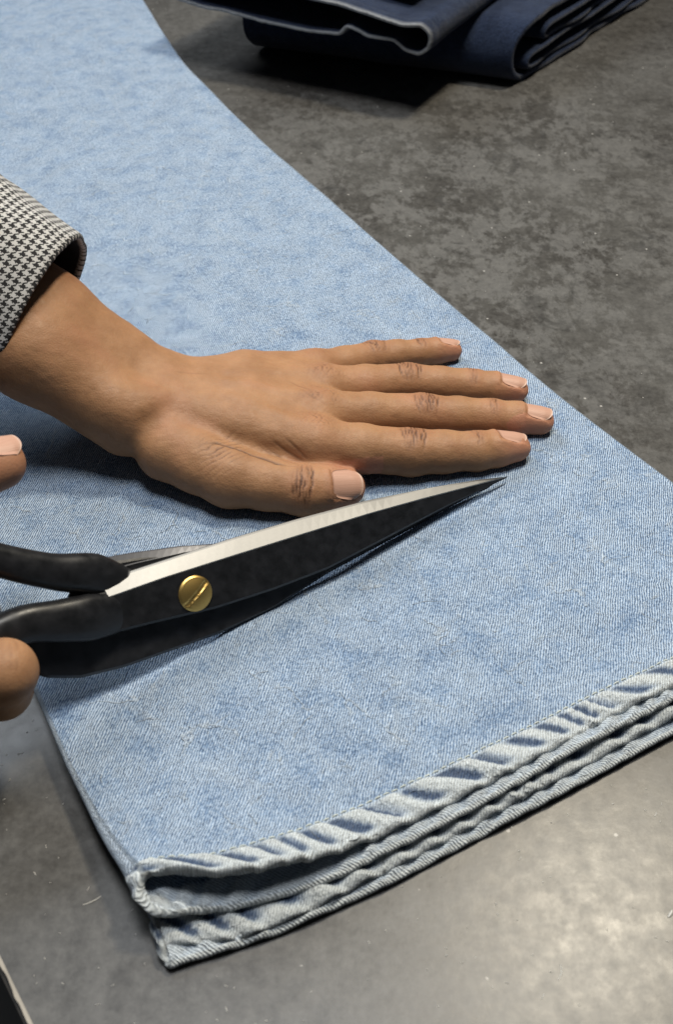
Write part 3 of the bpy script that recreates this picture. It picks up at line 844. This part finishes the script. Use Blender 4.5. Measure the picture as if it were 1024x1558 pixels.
WR_U = A(-8.2, 38.35, 3.35); WR_R = A(-8.7, 36.05, 3.05)
FA_U = A(-12.0, 39.1, 6.1); FA_R = A(-12.4, 37.2, 5.7)
EL_U = A(-20.8, 42.8, 12.6); EL_R = A(-21.0, 41.2, 12.2)

def sdf_left(P):
    # forearm and wrist: two bones blended
    d = seg_dist(P, WR_U, FA_U, 1.52, 1.74)
    d = smin(d, seg_dist(P, WR_R, FA_R, 1.56, 1.80), 1.3)
    d = smin(d, seg_dist(P, FA_U, EL_U, 1.76, 1.9), 0.8)
    d = smin(d, seg_dist(P, FA_R, EL_R, 1.82, 1.9), 1.2)
    # metacarpals
    car = {'index': (A(-6.9, 36.3, 2.85), 1.25), 'middle': (A(-6.9, 37.1, 3.0), 1.25), 'ring': (A(-6.9, 37.9, 2.9), 1.2), 'pinky': (A(-6.9, 38.55, 2.7), 1.15)}
    pal = None
    for k, (c, r) in car.items():
        m = FING[k][0][0]
        mid = (c + m) / 2 + A(0, 0, 0.12)
        e = smin(seg_dist(P, c, mid, r, 1.12), seg_dist(P, mid, m, 1.12, FING[k][1][0] * 1.02), 0.4)
        pal = e if pal is None else smin(pal, e, 0.95)
    pal = smin(pal, seg_dist(P, A(-6.6, 39.3, 2.05), A(-1.6, 40.3, 1.8), 1.0, 0.75), 0.8)      # outer edge of the palm
    pal = smin(pal, seg_dist(P, A(-5.2, 36.8, 1.8), A(-1.2, 37.2, 1.6), 0.8, 0.6), 0.6)
    d = smin(d, pal, 1.1)
    # radial bump of the wrist, ulna head
    d = smin(d, seg_dist(P, A(-8.2, 35.55, 3.75), A(-8.9, 35.7, 4.05), 0.95, 0.9), 0.8)
    d = smin(d, seg_dist(P, A(-8.9, 38.9, 4.25), A(-9.3, 39.0, 4.5), 0.72, 0.7), 0.8)
    # thumb with its muscle
    th = chain(P, TM[0], TM[1], 0.35)
    th = smin(th, seg_dist(P, A(-6.6, 35.7, 2.1), A(-3.6, 34.2, 1.75), 1.15, 0.75), 0.7)
    d = smin(d, th, 0.42)
    # first web between thumb and index
    d = smin(d, seg_dist(P, A(-5.4, 35.5, 2.3), A(-2.0, 34.5, 1.95), 1.05, 0.80), 0.28)
    fg = None
    for k, (p, r) in FM.items():
        e = bb_eval(P, p, r, 1.2, lambda Q: chain(Q, p, r, 0.22))
        fg = e if fg is None else smin(fg, e, 0.07)
    d = smin(d, fg, 0.42)
    # extensor tendons
    for k in ('index', 'middle', 'ring'):
        m = FING[k][0][0]
        c, r = car[k]
        d = smin(d, seg_dist(P, c + A(2.4, 0, r - 0.26), m + A(-0.4, 0, FING[k][1][0] - 0.26), 0.24, 0.26), 0.28)
    return d

NAILS = {  # start from last joint, length, half width
    'pinky': (0.88, 1.04, 0.40), 'ring': (1.22, 1.20, 0.48), 'middle': (1.40, 1.20, 0.50), 'index': (0.92, 1.28, 0.50)}

Vh, Fh, Gh = polygonise(sdf_left, (-20, 30.6, 0.8), (10.2, 44.6, 13.4), 0.064)
crease = np.zeros(len(Vh)); pink = np.zeros(len(Vh)); tanv = np.zeros(len(Vh)); disp = np.zeros(len(Vh))
for i, k in enumerate(FING):
    p, r = FING[k]
    fr = finger_frame(p[0], p[2], DORS[k]); fd = finger_frame(p[1], p[3], DORS[k])
    hw = r[1] * 0.86
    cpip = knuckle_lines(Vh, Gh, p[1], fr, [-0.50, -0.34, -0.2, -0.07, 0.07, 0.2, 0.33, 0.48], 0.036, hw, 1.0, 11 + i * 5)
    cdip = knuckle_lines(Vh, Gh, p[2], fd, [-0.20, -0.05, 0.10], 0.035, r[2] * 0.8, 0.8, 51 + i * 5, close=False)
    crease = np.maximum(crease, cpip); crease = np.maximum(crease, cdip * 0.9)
    q = Vh - p[1]; rr = (q @ fr[0] / 0.72) ** 2 + (q @ fr[1] / 0.85) ** 2
    tanv = np.maximum(tanv, 0.34 * np.exp(-rr) * np.clip(Gh @ fr[2], 0, 1))
    disp += 0.035 * np.exp(-rr) * np.clip(Gh @ fr[2], 0, 1) * (np.linalg.norm(q, axis=1) < 1.6)
    q = Vh - p[2]; rr2 = (q @ fd[0] / 0.40) ** 2 + (q @ fd[1] / 0.6) ** 2
    tanv = np.maximum(tanv, 0.32 * np.exp(-rr2) * np.clip(Gh @ fd[2], 0, 1))
    # fingertip: pinker, slightly swollen folds round the nail
    st, ln, hwid = NAILS[k]
    fn = finger_frame(p[2], p[3], DORS[k])
    q = Vh - p[2]; a = q @ fn[0]; b = q @ fn[1]; c_ = q @ fn[2]
    inreg = (np.abs(b) < 1.0) & (a > -0.4) & (a < 3.2) & (np.abs(c_) < 1.2)
    pink = np.maximum(pink, inreg * np.clip((a - st + 0.5) / 1.2, 0, 1) * 0.55)
    base_fold = gauss(a - (st - 0.10), 0.13) * (np.abs(b) < hwid * 1.1) * np.clip(Gh @ fn[2], 0, 1)
    disp += inreg * base_fold * 0.02
    side_fold = gauss(np.abs(b) - hwid * 1.12, 0.10) * ((a > st - 0.1) & (a < st + ln * 0.75)) * np.clip(Gh @ fn[2], 0, 1)
    disp += inreg * side_fold * 0.03
    under = ((np.abs(b) < hwid * 1.02) & (a > st - 0.02) & (a < st + ln * 1.3)) * np.clip(Gh @ fn[2] * 2, 0, 1)
    disp -= inreg * under * 0.035
    crease = np.maximum(crease, inreg * 0.10 * gauss(a - (st - 0.015), 0.035) * (np.abs(b) < hwid) * (Gh @ fn[2] > 0.2))
    # fine cross-hatched skin over the big knuckles
    kc = p[0]; q = Vh - kc; rr3 = (q @ fr[0] / 0.75) ** 2 + (q @ fr[1] / 0.62) ** 2
    hat = np.maximum(gauss(np.sin(15 * (q @ fr[0]) + 7 * (q @ fr[1]) + 1.9 * fbm2(Vh[:, 0] * 2, Vh[:, 1] * 2, 5, 2)), 0.22), gauss(np.sin(13 * (q @ fr[0]) - 8 * (q @ fr[1]) + 1.9 * fbm2(Vh[:, 0] * 2, Vh[:, 1] * 2, 8, 2)), 0.2))
    amt = {'pinky': 0.25, 'ring': 0.55, 'middle': 0.8, 'index': 0.5}[k]
    crease = np.maximum(crease, amt * hat * np.exp(-rr3 * 1.2) * (Gh[:, 2] > 0.3) * np.clip(0.6 + 0.8 * vnoise2(Vh[:, 0] * 2.5, Vh[:, 1] * 2.5, 33), 0, 1))
    disp += 0.015 * np.exp(-rr3) * (Gh[:, 2] > 0.2)
    tanv = np.maximum(tanv, 0.22 * np.exp(-rr3) * (Gh[:, 2] > 0))
# thumb joints
p, r = THUMB
ft = finger_frame(p[1], p[3], TD)
cth = knuckle_lines(Vh, Gh, p[2] + ft[0] * -0.05, ft, [-0.42, -0.27, -0.10, 0.06, 0.20, 0.36], 0.040, 0.85, 1.0, 91, close=False)
crease = np.maximum(crease, cth)
q = Vh - p[2]; rr = (q @ ft[0] / 0.6) ** 2 + (q @ ft[1] / 0.8) ** 2
tanv = np.maximum(tanv, 0.34 * np.exp(-rr) * np.clip(Gh @ ft[2], 0, 1))
fm = finger_frame(p[0], p[2], TD)
q = Vh - (p[1] + A(-0.15, 0.5, 0.6))
a = q @ fm[0]; b = q @ fm[1]
ln_ = gauss(np.sin(13 * (a * 0.80 - b * 0.62) + 1.3 * fbm2(Vh[:, 0] * 2, Vh[:, 1] * 2, 15, 2)), 0.30)
crease = np.maximum(crease, 0.95 * ln_ * np.exp(-(a / 0.75) ** 2 - (b / 0.8) ** 2) * np.clip(Gh @ fm[2] + 0.3, 0, 1) * (q @ fm[2] > -0.6) * np.clip(0.6 + 0.8 * vnoise2(Vh[:, 0] * 3, Vh[:, 1] * 3, 35), 0, 1))
# folds of the web and fine long lines towards the index knuckle
def on_skin(pts):
    out = []
    for w in pts:
        w = A(*w)
        vd = unit(w - A(0, 0, 32.5)); t = np.linalg.norm(w - A(0, 0, 32.5)) - 4.0
        for _ in range(60):
            s_ = sdf_left((A(0, 0, 32.5) + vd * t)[None])[0]; t += s_ * 0.8
        out.append(A(0, 0, 32.5) + vd * t)
    return out
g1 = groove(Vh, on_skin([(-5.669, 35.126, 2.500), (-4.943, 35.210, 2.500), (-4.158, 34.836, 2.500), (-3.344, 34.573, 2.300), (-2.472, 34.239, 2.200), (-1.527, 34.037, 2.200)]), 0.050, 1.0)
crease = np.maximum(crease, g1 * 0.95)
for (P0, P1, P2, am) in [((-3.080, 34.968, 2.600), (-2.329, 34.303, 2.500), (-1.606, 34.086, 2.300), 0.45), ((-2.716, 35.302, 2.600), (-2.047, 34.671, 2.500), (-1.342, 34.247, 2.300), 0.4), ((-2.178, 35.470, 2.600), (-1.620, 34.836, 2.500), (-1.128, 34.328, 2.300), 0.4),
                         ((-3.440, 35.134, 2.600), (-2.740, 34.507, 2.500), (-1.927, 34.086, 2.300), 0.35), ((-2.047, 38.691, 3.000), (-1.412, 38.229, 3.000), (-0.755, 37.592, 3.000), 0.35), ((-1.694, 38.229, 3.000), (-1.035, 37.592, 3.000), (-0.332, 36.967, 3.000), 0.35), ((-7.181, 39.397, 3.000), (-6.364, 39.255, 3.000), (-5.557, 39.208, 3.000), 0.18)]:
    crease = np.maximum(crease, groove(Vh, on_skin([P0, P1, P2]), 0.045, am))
# hollow of the wrist beside the thumb tendons
def dent(px, w, dpt):
    c = on_skin([px])[0]
    return dpt * np.exp(-(np.linalg.norm(Vh - c, axis=1) / w) ** 2)
disp -= dent((-7.751, 36.009, 3.000), 0.75, 0.20)
disp += dent((-7.372, 37.502, 3.000), 0.9, 0.10)
disp -= dent((-5.599, 33.932, 3.000), 0.9, 0.10)
disp += dent((-1.125, 34.829, 3.000), 0.9, 0.05)
# thumb tip
fn = finger_frame(p[2], p[3], TD); st, ln, hwid = 1.02, 1.36, 0.66
q = Vh - p[2]; a = q @ fn[0]; b = q @ fn[1]; c_ = q @ fn[2]
inreg = (np.abs(b) < 1.1) & (a > 0.0) & (a < 3.4) & (np.abs(c_) < 1.3)
pink = np.maximum(pink, inreg * np.clip((a - 0.4) / 1.2, 0, 1) * 0.5)
disp += inreg * gauss(a - (st - 0.10), 0.14) * (np.abs(b) < hwid) * np.clip(Gh @ fn[2], 0, 1) * 0.045
disp -= inreg * ((np.abs(b) < hwid * 1.02) & (a > st - 0.02)) * np.clip(Gh @ fn[2] * 2, 0, 1) * 0.035
crease = np.maximum(crease, inreg * 0.12 * gauss(a - (st - 0.015), 0.04) * (np.abs(b) < hwid) * (Gh @ fn[2] > 0.2))
disp -= crease * 0.065
disp += 0.012 * fbm2(Vh[:, 0] * 1.1, Vh[:, 1] * 1.6 + Vh[:, 2], 44, 3) + 0.003 * fbm2(Vh[:, 0] * 5, Vh[:, 1] * 5 + Vh[:, 2] * 3, 47, 2)
blood = np.clip(0.14 * fbm2(Vh[:, 0] * 0.6, Vh[:, 1] * 0.8, 48, 3), 0, 1)
pink = np.clip(pink + blood + 0.5 * tanv, 0, 1)
Vh2 = Vh + Gh * disp[:, None]
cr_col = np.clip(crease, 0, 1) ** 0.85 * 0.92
hand = mesh_obj('hand', Vh2, Fh, M_SKIN, person, dict(crease=cr_col, pink=np.clip(pink, 0, 1), tan=np.clip(tanv, 0, 1)))
hand['label'] = 'hand pressed palm down on the light denim, fingers pointing right'
for k in FING:
    pp, r = FING[k]; st, ln, hwid = NAILS[k]
    make_nail(hand, pp[2], pp[3], DORS[k], r[3] * 1.02, hwid, ln, sdf_left, start=st, lift=-0.012)
make_nail(hand, p[2], p[3], TD, 0.80, 0.64, 1.32, sdf_left, start=1.04, lift=-0.012)

# ---- right hand, closed round the scissor handles at the left edge
R_TH = [A(-21.0, 17.5, 7.0), A(-18.0, 20.5, 8.2), A(-14.2, 25.2, 8.3), A(-11.342, 28.104, 7.600)]
R_IX = [A(-17.6, 19.6, 7.0), A(-10.301, 21.459, 4.900), A(-10.787, 21.883, 3.400), A(-13.6, 21.8, 2.6)]
R_MD = [A(-18.6, 18.3, 6.8), A(-13.4, 19.4, 4.2), A(-13.8, 18.5, 2.6), A(-15.6, 19.6, 2.2)]
R_RG = [A(-19.6, 17.0, 6.4), A(-14.9, 17.6, 3.9), A(-15.2, 16.8, 2.4), A(-16.8, 17.9, 2.0)]
R_PK = [A(-20.4, 15.8, 5.9), A(-16.6, 15.9, 3.7), A(-16.9, 15.3, 2.5), A(-18.2, 16.3, 2.1)]
def sdf_right(P):
    d = seg_dist(P, A(-25.0, 14.6, 6.8), A(-30, 10.5, 8.2), 2.0, 2.15)
    d = smin(d, seg_dist(P, A(-25.0, 16.2, 6.4), A(-30, 12.2, 7.8), 1.9, 2.1), 1.2)
    d = smin(d, seg_dist(P, A(-30, 11.4, 8.0), A(-42, 2.5, 11.5), 2.5, 3.3), 1.2)
    for c in (R_IX, R_MD, R_RG, R_PK):
        d = smin(d, seg_dist(P, A(-24.2, 15.6, 6.4), c[0], 1.35, 1.05), 0.8)
    d = smin(d, seg_dist(P, A(-24.0, 16.2, 5.6), R_TH[1], 1.35, 1.15), 0.8)
    fg = chain(P, R_TH, [1.4, 1.2, 0.98, 0.88], 0.3)
    fg2 = chain(P, R_IX, [1.0, 0.98, 0.92, 0.75], 0.3)
    for c, s_ in ((R_MD, 1.0), (R_RG, 0.95), (R_PK, 0.82)):
        fg2 = smin(fg2, chain(P, c, [1.0 * s_, 0.92 * s_, 0.82 * s_, 0.68 * s_], 0.25), 0.08)
    return smin(smin(d, fg2, 0.45), fg, 0.5)
Vr, Fr, Gr = polygonise(sdf_right, (-39, 2, 0.5), (-9, 31.5, 15), 0.10)
pk = np.clip(1.6 - np.linalg.norm(Vr - R_TH[3], axis=1), 0, 1) * 0.5
cr2 = knuckle_lines(Vr, Gr, R_IX[1], finger_frame(R_IX[0], R_IX[1], A(0.5, 0, 0.8)), [-0.35, -0.15, 0.1, 0.3], 0.06, 0.9, 0.5, 7)
hand_r = mesh_obj('hand', Vr - Gr * cr2[:, None] * 0.03, Fr, M_SKIN, person, dict(crease=cr2 * 0.4, pink=pk, tan=cr2 * 0.3))
hand_r['label'] = 'hand at the left edge closed round the scissor handles'
make_nail(hand_r, R_TH[2], R_TH[3], A(0.25, 0.25, 1.0), 0.86, 0.60, 1.15, sdf_right, start=np.linalg.norm(R_TH[3] - R_TH[2]) - 0.40, lift=0.05)

# ---- jacket sleeves
def sleeve(cen, axis, r_u, r_v, length, up, tilt, seed, flare=0.05, wr=0.20):
    ax_ = unit(axis); u_ = unit(np.cross(up, ax_)); v_ = np.cross(ax_, u_)
    nphi = 140
    ph = np.linspace(0, 2 * pi, nphi, endpoint=False)
    th = 0.26
    path = [(5.0, -th), (2.5, -th), (1.0, -th), (0.3, -th), (0.1, -th), (0.02, -th * 0.8), (-0.02, -th * 0.5), (0.02, -th * 0.18), (0.1, 0.0), (0.3, 0.02)] + [(t, 0.0) for t in np.linspace(0.5, length, 60)]
    V, I_, U_ = [], [], []
    for j, (t, o) in enumerate(path):
        und = wr * fbm2(np.cos(ph) * 1.3 + 3, np.sin(ph) * 1.3 + t * 0.22, seed, 3)
        ru = r_u * (1 + flare * t / length) + o + und; rv = r_v * (1 + flare * t / length) + o + und
        cut = tilt[0] * np.cos(ph) + tilt[1] * np.sin(ph)
        tt = t + cut * np.exp(-t / 6.0)
        V.append(cen + ax_ * tt[:, None] + u_ * (ru * np.cos(ph))[:, None] + v_ * (rv * np.sin(ph))[:, None])
        I_.append(np.full(nphi, 1.0 if j < 4 else 0.0)); U_.append(np.stack([ph * (r_u + r_v) / 2, np.full(nphi, t if j >= 7 else -t * 0.5)], 1))
    return np.array(V), np.array(I_), np.array(U_)
def build_sleeve(*a, **k):
    V, I_, U_ = sleeve(*a, **k)
    nr_, nphi = V.shape[:2]
    # duplicate the first column so the pattern closes without smearing
    per = 0.335 * round((U_[0, 1, 0] - U_[0, 0, 0]) * nphi / 0.335)
    U_[..., 0] *= per / ((U_[0, 1, 0] - U_[0, 0, 0]) * nphi)
    V = np.concatenate([V, V[:, :1]], 1); I_ = np.concatenate([I_, I_[:, :1]], 1)
    last = U_[:, :1].copy(); last[..., 0] = per
    U_ = np.concatenate([U_, last], 1)
    return mesh_obj('jacket_sleeve', V.reshape(-1, 3), grid_faces(nr_, nphi + 1), M_HOUND, person, dict(inner=I_), U_.reshape(-1, 2))
build_sleeve(A(-12.0, 39.1, 6.45), A(-0.80, 0.26, 0.54), 3.6, 3.3, 16, A(0, 0, 1), (-0.05, 0.55), 3)
build_sleeve(A(-32.5, 9.6, 8.6), A(-0.76, -0.56, 0.30), 3.9, 3.6, 12, A(0, 0, 1), (0.2, 0.4), 13)


# ------------------------------------------------------------------ scissors
SQ = A(-4.96, 26.223, 3.2); SD = A(0.8239, 0.5523, -0.1266); SW = A(-0.2313, 0.5317, 0.8147); SM = A(0.5173, -0.642, 0.5659)
def sp(a, b, m): return SQ + SD * a + SW * b + SM * m
scissors = empty('scissors', 'large black scissors with silvery edge and round brass screw, lying below the thumb', 'scissors')

def lerp_tab(t): t = np.array(t); return lambda x: np.interp(x, t[:, 0], t[:, 1])
sp_top = lerp_tab([(-3.6, 1.50), (-3.0, 1.48), (-0.8, 1.43), (2.06, 1.36), (4.83, 1.23), (7.78, 1.02), (10.9, 0.66), (13.2, 0.33), (14.62, 0.05)])
sp_bev = lerp_tab([(-3.6, 0.90), (-0.95, 0.89), (1.37, 0.81), (4.4, 0.69), (7.64, 0.55), (10.2, 0.38), (12.15, 0.22), (14.62, 0.02)])
sp_low = lerp_tab([(-3.9, -0.25), (-1.85, -0.48), (0.64, -0.80), (3.07, -0.92), (5.4, -0.92), (8.6, -0.58), (11.7, -0.22), (14.62, 0.0)])
def loft(name, stations, sect, mat, parent, smooth=False):
    V, n = [], None
    for a in stations:
        s = sect(a); n = len(s)
        V += [sp(a + (q[2] if len(q) > 2 else 0), q[0], q[1]) for q in s]
    f = [tuple(x) for x in grid_faces(len(stations), n, close_v=True)]
    f.append(tuple(range(n))[::-1]); L = (len(stations) - 1) * n
    f.append(tuple(range(L, L + n)))
    return mesh_obj(name, V, f, mat, parent, smooth=smooth)
sa = np.concatenate([np.linspace(-3.6, 13.5, 50), np.linspace(13.7, 14.6, 8)])
def secA(a):
    t, b, l = sp_top(a), sp_bev(a), sp_low(a)
    k = min(1, max(0.12, (14.9 - a) / 6.0))
    return [(l, -0.10 * k), (l + 0.10 * k, -0.015), (b - 0.02, 0.0), (b, -0.02), (t - 0.03, -0.30 * k), (t - 0.03, -0.40 * k), (l, -0.24 * k)]
bladeA = loft('blade', sa, secA, M_BLACK, scissors)
bladeA['label'] = 'upper blade, black side with a bright ground steel bevel'
def secBev(a):
    t, b = sp_top(a), sp_bev(a); k = min(1, max(0.12, (14.9 - a) / 6.0))
    return [(b + 0.005, 0.012), (b + 0.05, 0.02), (t - 0.05, -0.26 * k), (t, -0.32 * k), (t, -0.41 * k), (t - 0.05, -0.41 * k), (b + 0.02, -0.03)]
loft('bevel', np.concatenate([np.linspace(-3.05, 13.5, 46), np.linspace(13.7, 14.64, 8)]), secBev, M_STEEL, bladeA)

bt = lerp_tab([(-6.4, 0.6), (-4.2, 1.2), (-3.5, 2.1), (-2.9, 2.16), (-1.7, 1.99), (0.2, 1.63), (2.2, 1.11), (6, 0.5), (10, 0.2), (14.3, -0.02)])
bl = lerp_tab([(-6.4, -0.5), (-5.6, -1.1), (-4.6, -1.5), (-3, -1.72), (0.7, -1.85), (3, -1.72), (5.6, -1.20), (9.5, -0.75), (12.5, -0.35), (14.4, -0.06)])  # lower edge set deep so the black blade fills in for shadow beneath
def secB(a):
    k = min(1, max(0.15, (14.6 - a) / 6.0)); o = -0.44
    return [(bl(a), o - 0.12 * k), (bl(a) + 0.12, o), (bt(a) - 0.25, o), (bt(a), o - 0.15 * k), (bt(a), o - 0.30 * k), (bl(a), o - 0.26 * k)]
bladeB = loft('blade', np.linspace(-6.3, 14.2, 60), secB, M_BLACK, scissors)
bladeB['label'] = 'lower blade, black, behind the upper one and widened below to stand in for shadow'
def secB2(a):
    o = -0.44; t = bt(a)
    return [(t - 0.42 * (2.3 - a) / 5.0 - 0.02, o + 0.012), (t + 0.0, o - 0.10), (t + 0.012, o - 0.16), (t + 0.012, o - 0.30), (t - 0.05, o - 0.20)]
M_GREY = mat_metal('dull_steel', (0.20, 0.20, 0.21), 0.5)
loft('bevel', np.linspace(-2.7, 2.2, 18), secB2, M_GREY, bladeB)
def secB3(a):
    o = -0.44; l = bl(a)
    return [(l - 0.004, o - 0.14), (l + 0.10, o + 0.010), (l + 0.30 * np.clip((a - 1.2) / 1.5, 0, 1) * np.clip((5.6 - a) / 2, 0, 1) + 0.11, o + 0.012), (l + 0.15, o - 0.05)]

# handles: swept bars ending in finger loops
def sweep(name, pts, ru, rm, mat, parent, closed=False, n=16, sq=2.6):
    pts = np.array(pts, float)   # (a, b, m)
    N_ = len(pts); V = []
    for i in range(N_):
        t = (pts[(i + 1) % N_] - pts[i - 1]) if (closed or 0 < i < N_ - 1) else (pts[1] - pts[0] if i == 0 else pts[-1] - pts[-2])
        t = t / np.linalg.norm(t); s = np.array([-t[1], t[0], 0]); s /= np.linalg.norm(s) + 1e-9
        R1 = ru[i] if hasattr(ru, '__len__') else ru; R2 = rm[i] if hasattr(rm, '__len__') else rm
        for j in range(n):
            an = 2 * pi * j / n; c, s2 = math.cos(an), math.sin(an)
            cc = math.copysign(abs(c) ** (2 / sq), c); ss = math.copysign(abs(s2) ** (2 / sq), s2)
            q = pts[i] + s * R1 * cc + np.array([0, 0, 1]) * R2 * ss
            V.append(sp(*q))
    f = [tuple(x) for x in grid_faces(N_, n, close_u=closed, close_v=True)]
    if not closed:
        f.append(tuple(range(n))[::-1]); f.append(tuple(range((N_ - 1) * n, N_ * n)))
    return mesh_obj(name, V, f, mat, parent)
def spline(p, m=10):
    p = np.array(p, float); out = []
    q = np.vstack([2 * p[0] - p[1], p, 2 * p[-1] - p[-2]])
    for i in range(1, len(q) - 2):
        for t in np.linspace(0, 1, m, endpoint=False):
            out.append(0.5 * (2 * q[i] + (q[i + 1] - q[i - 1]) * t + (2 * q[i - 1] - 5 * q[i] + 4 * q[i + 1] - q[i + 2]) * t * t + (3 * q[i] - q[i - 1] - 3 * q[i + 1] + q[i + 2]) * t ** 3))
    out.append(p[-1]); return np.array(out)
hb = spline([(-2.3, 1.05, -0.45), (-3.2, 1.75, -0.38), (-4.4, 2.25, -0.30), (-5.4, 2.8, -0.2), (-6.6, 3.55, -0.15), (-8.0, 4.35, -0.15)])
rb = np.interp(np.linspace(0, 1, len(hb)), [0, 0.2, 0.45, 1], [0.62, 0.72, 0.60, 0.50])
handleB = sweep('handle', hb, rb, np.interp(np.linspace(0, 1, len(hb)), [0, 0.3, 1], [0.26, 0.48, 0.5]), M_BLACK, scissors)
lp = [(-11.1 + 3.1 * math.cos(t) * math.cos(-0.5) - 1.75 * math.sin(t) * math.sin(-0.5), 5.75 + 3.1 * math.cos(t) * math.sin(-0.5) + 1.75 * math.sin(t) * math.cos(-0.5), -0.15) for t in np.linspace(0, 2 * pi, 48, endpoint=False)]
sweep('loop', lp, 0.42, 0.5, M_BLACK, handleB, True)
ha = spline([(-2.6, 0.25, -0.22), (-3.6, 0.42, -0.10), (-4.8, 0.72, -0.05), (-6.0, 1.02, 0.0), (-7.4, 0.95, 0.0), (-8.6, 0.7, 0.0)])
ra_ = np.interp(np.linspace(0, 1, len(ha)), [0, 0.25, 0.5, 1], [0.66, 0.80, 0.66, 0.55])
handleA = sweep('handle', ha, ra_, np.interp(np.linspace(0, 1, len(ha)), [0, 0.3, 1], [0.18, 0.46, 0.55]), M_BLACK, scissors)
la = [(-12.6 + 4.3 * math.cos(t), 0.1 + 2.0 * math.sin(t) - 0.08 * math.cos(t), 0.0) for t in np.linspace(0, 2 * pi, 56, endpoint=False)]
sweep('loop', la, 0.45, 0.52, M_BLACK, handleA, True)

# brass pivot screw: domed slotted head
g = 41; V, F = [], []
idx = {}
for ri, r_ in enumerate(np.concatenate([np.linspace(0, 0.52, 14), [0.56, 0.60, 0.63, 0.64]])):
    for j in range(72):
        an = 2 * pi * j / 72; x, y = r_ * math.cos(an), r_ * math.sin(an)
        h = 0.17 - 0.10 * (r_ / 0.6) ** 2 if r_ < 0.57 else {True: 0.075, False: 0.0}[r_ < 0.61]
        if r_ > 0.625: h = 0.0
        c_, s_ = math.cos(0.55), math.sin(0.55)
        yy = -s_ * x + c_ * y
        if abs(yy) < 0.075 and r_ < 0.59: h -= 0.045
        V.append(sp(x, y, h + 0.002))
nr_ = len(V) // 72
screw = mesh_obj('screw', V, [tuple(q) for q in grid_faces(nr_, 72, close_v=True)], M_BRASS, scissors)
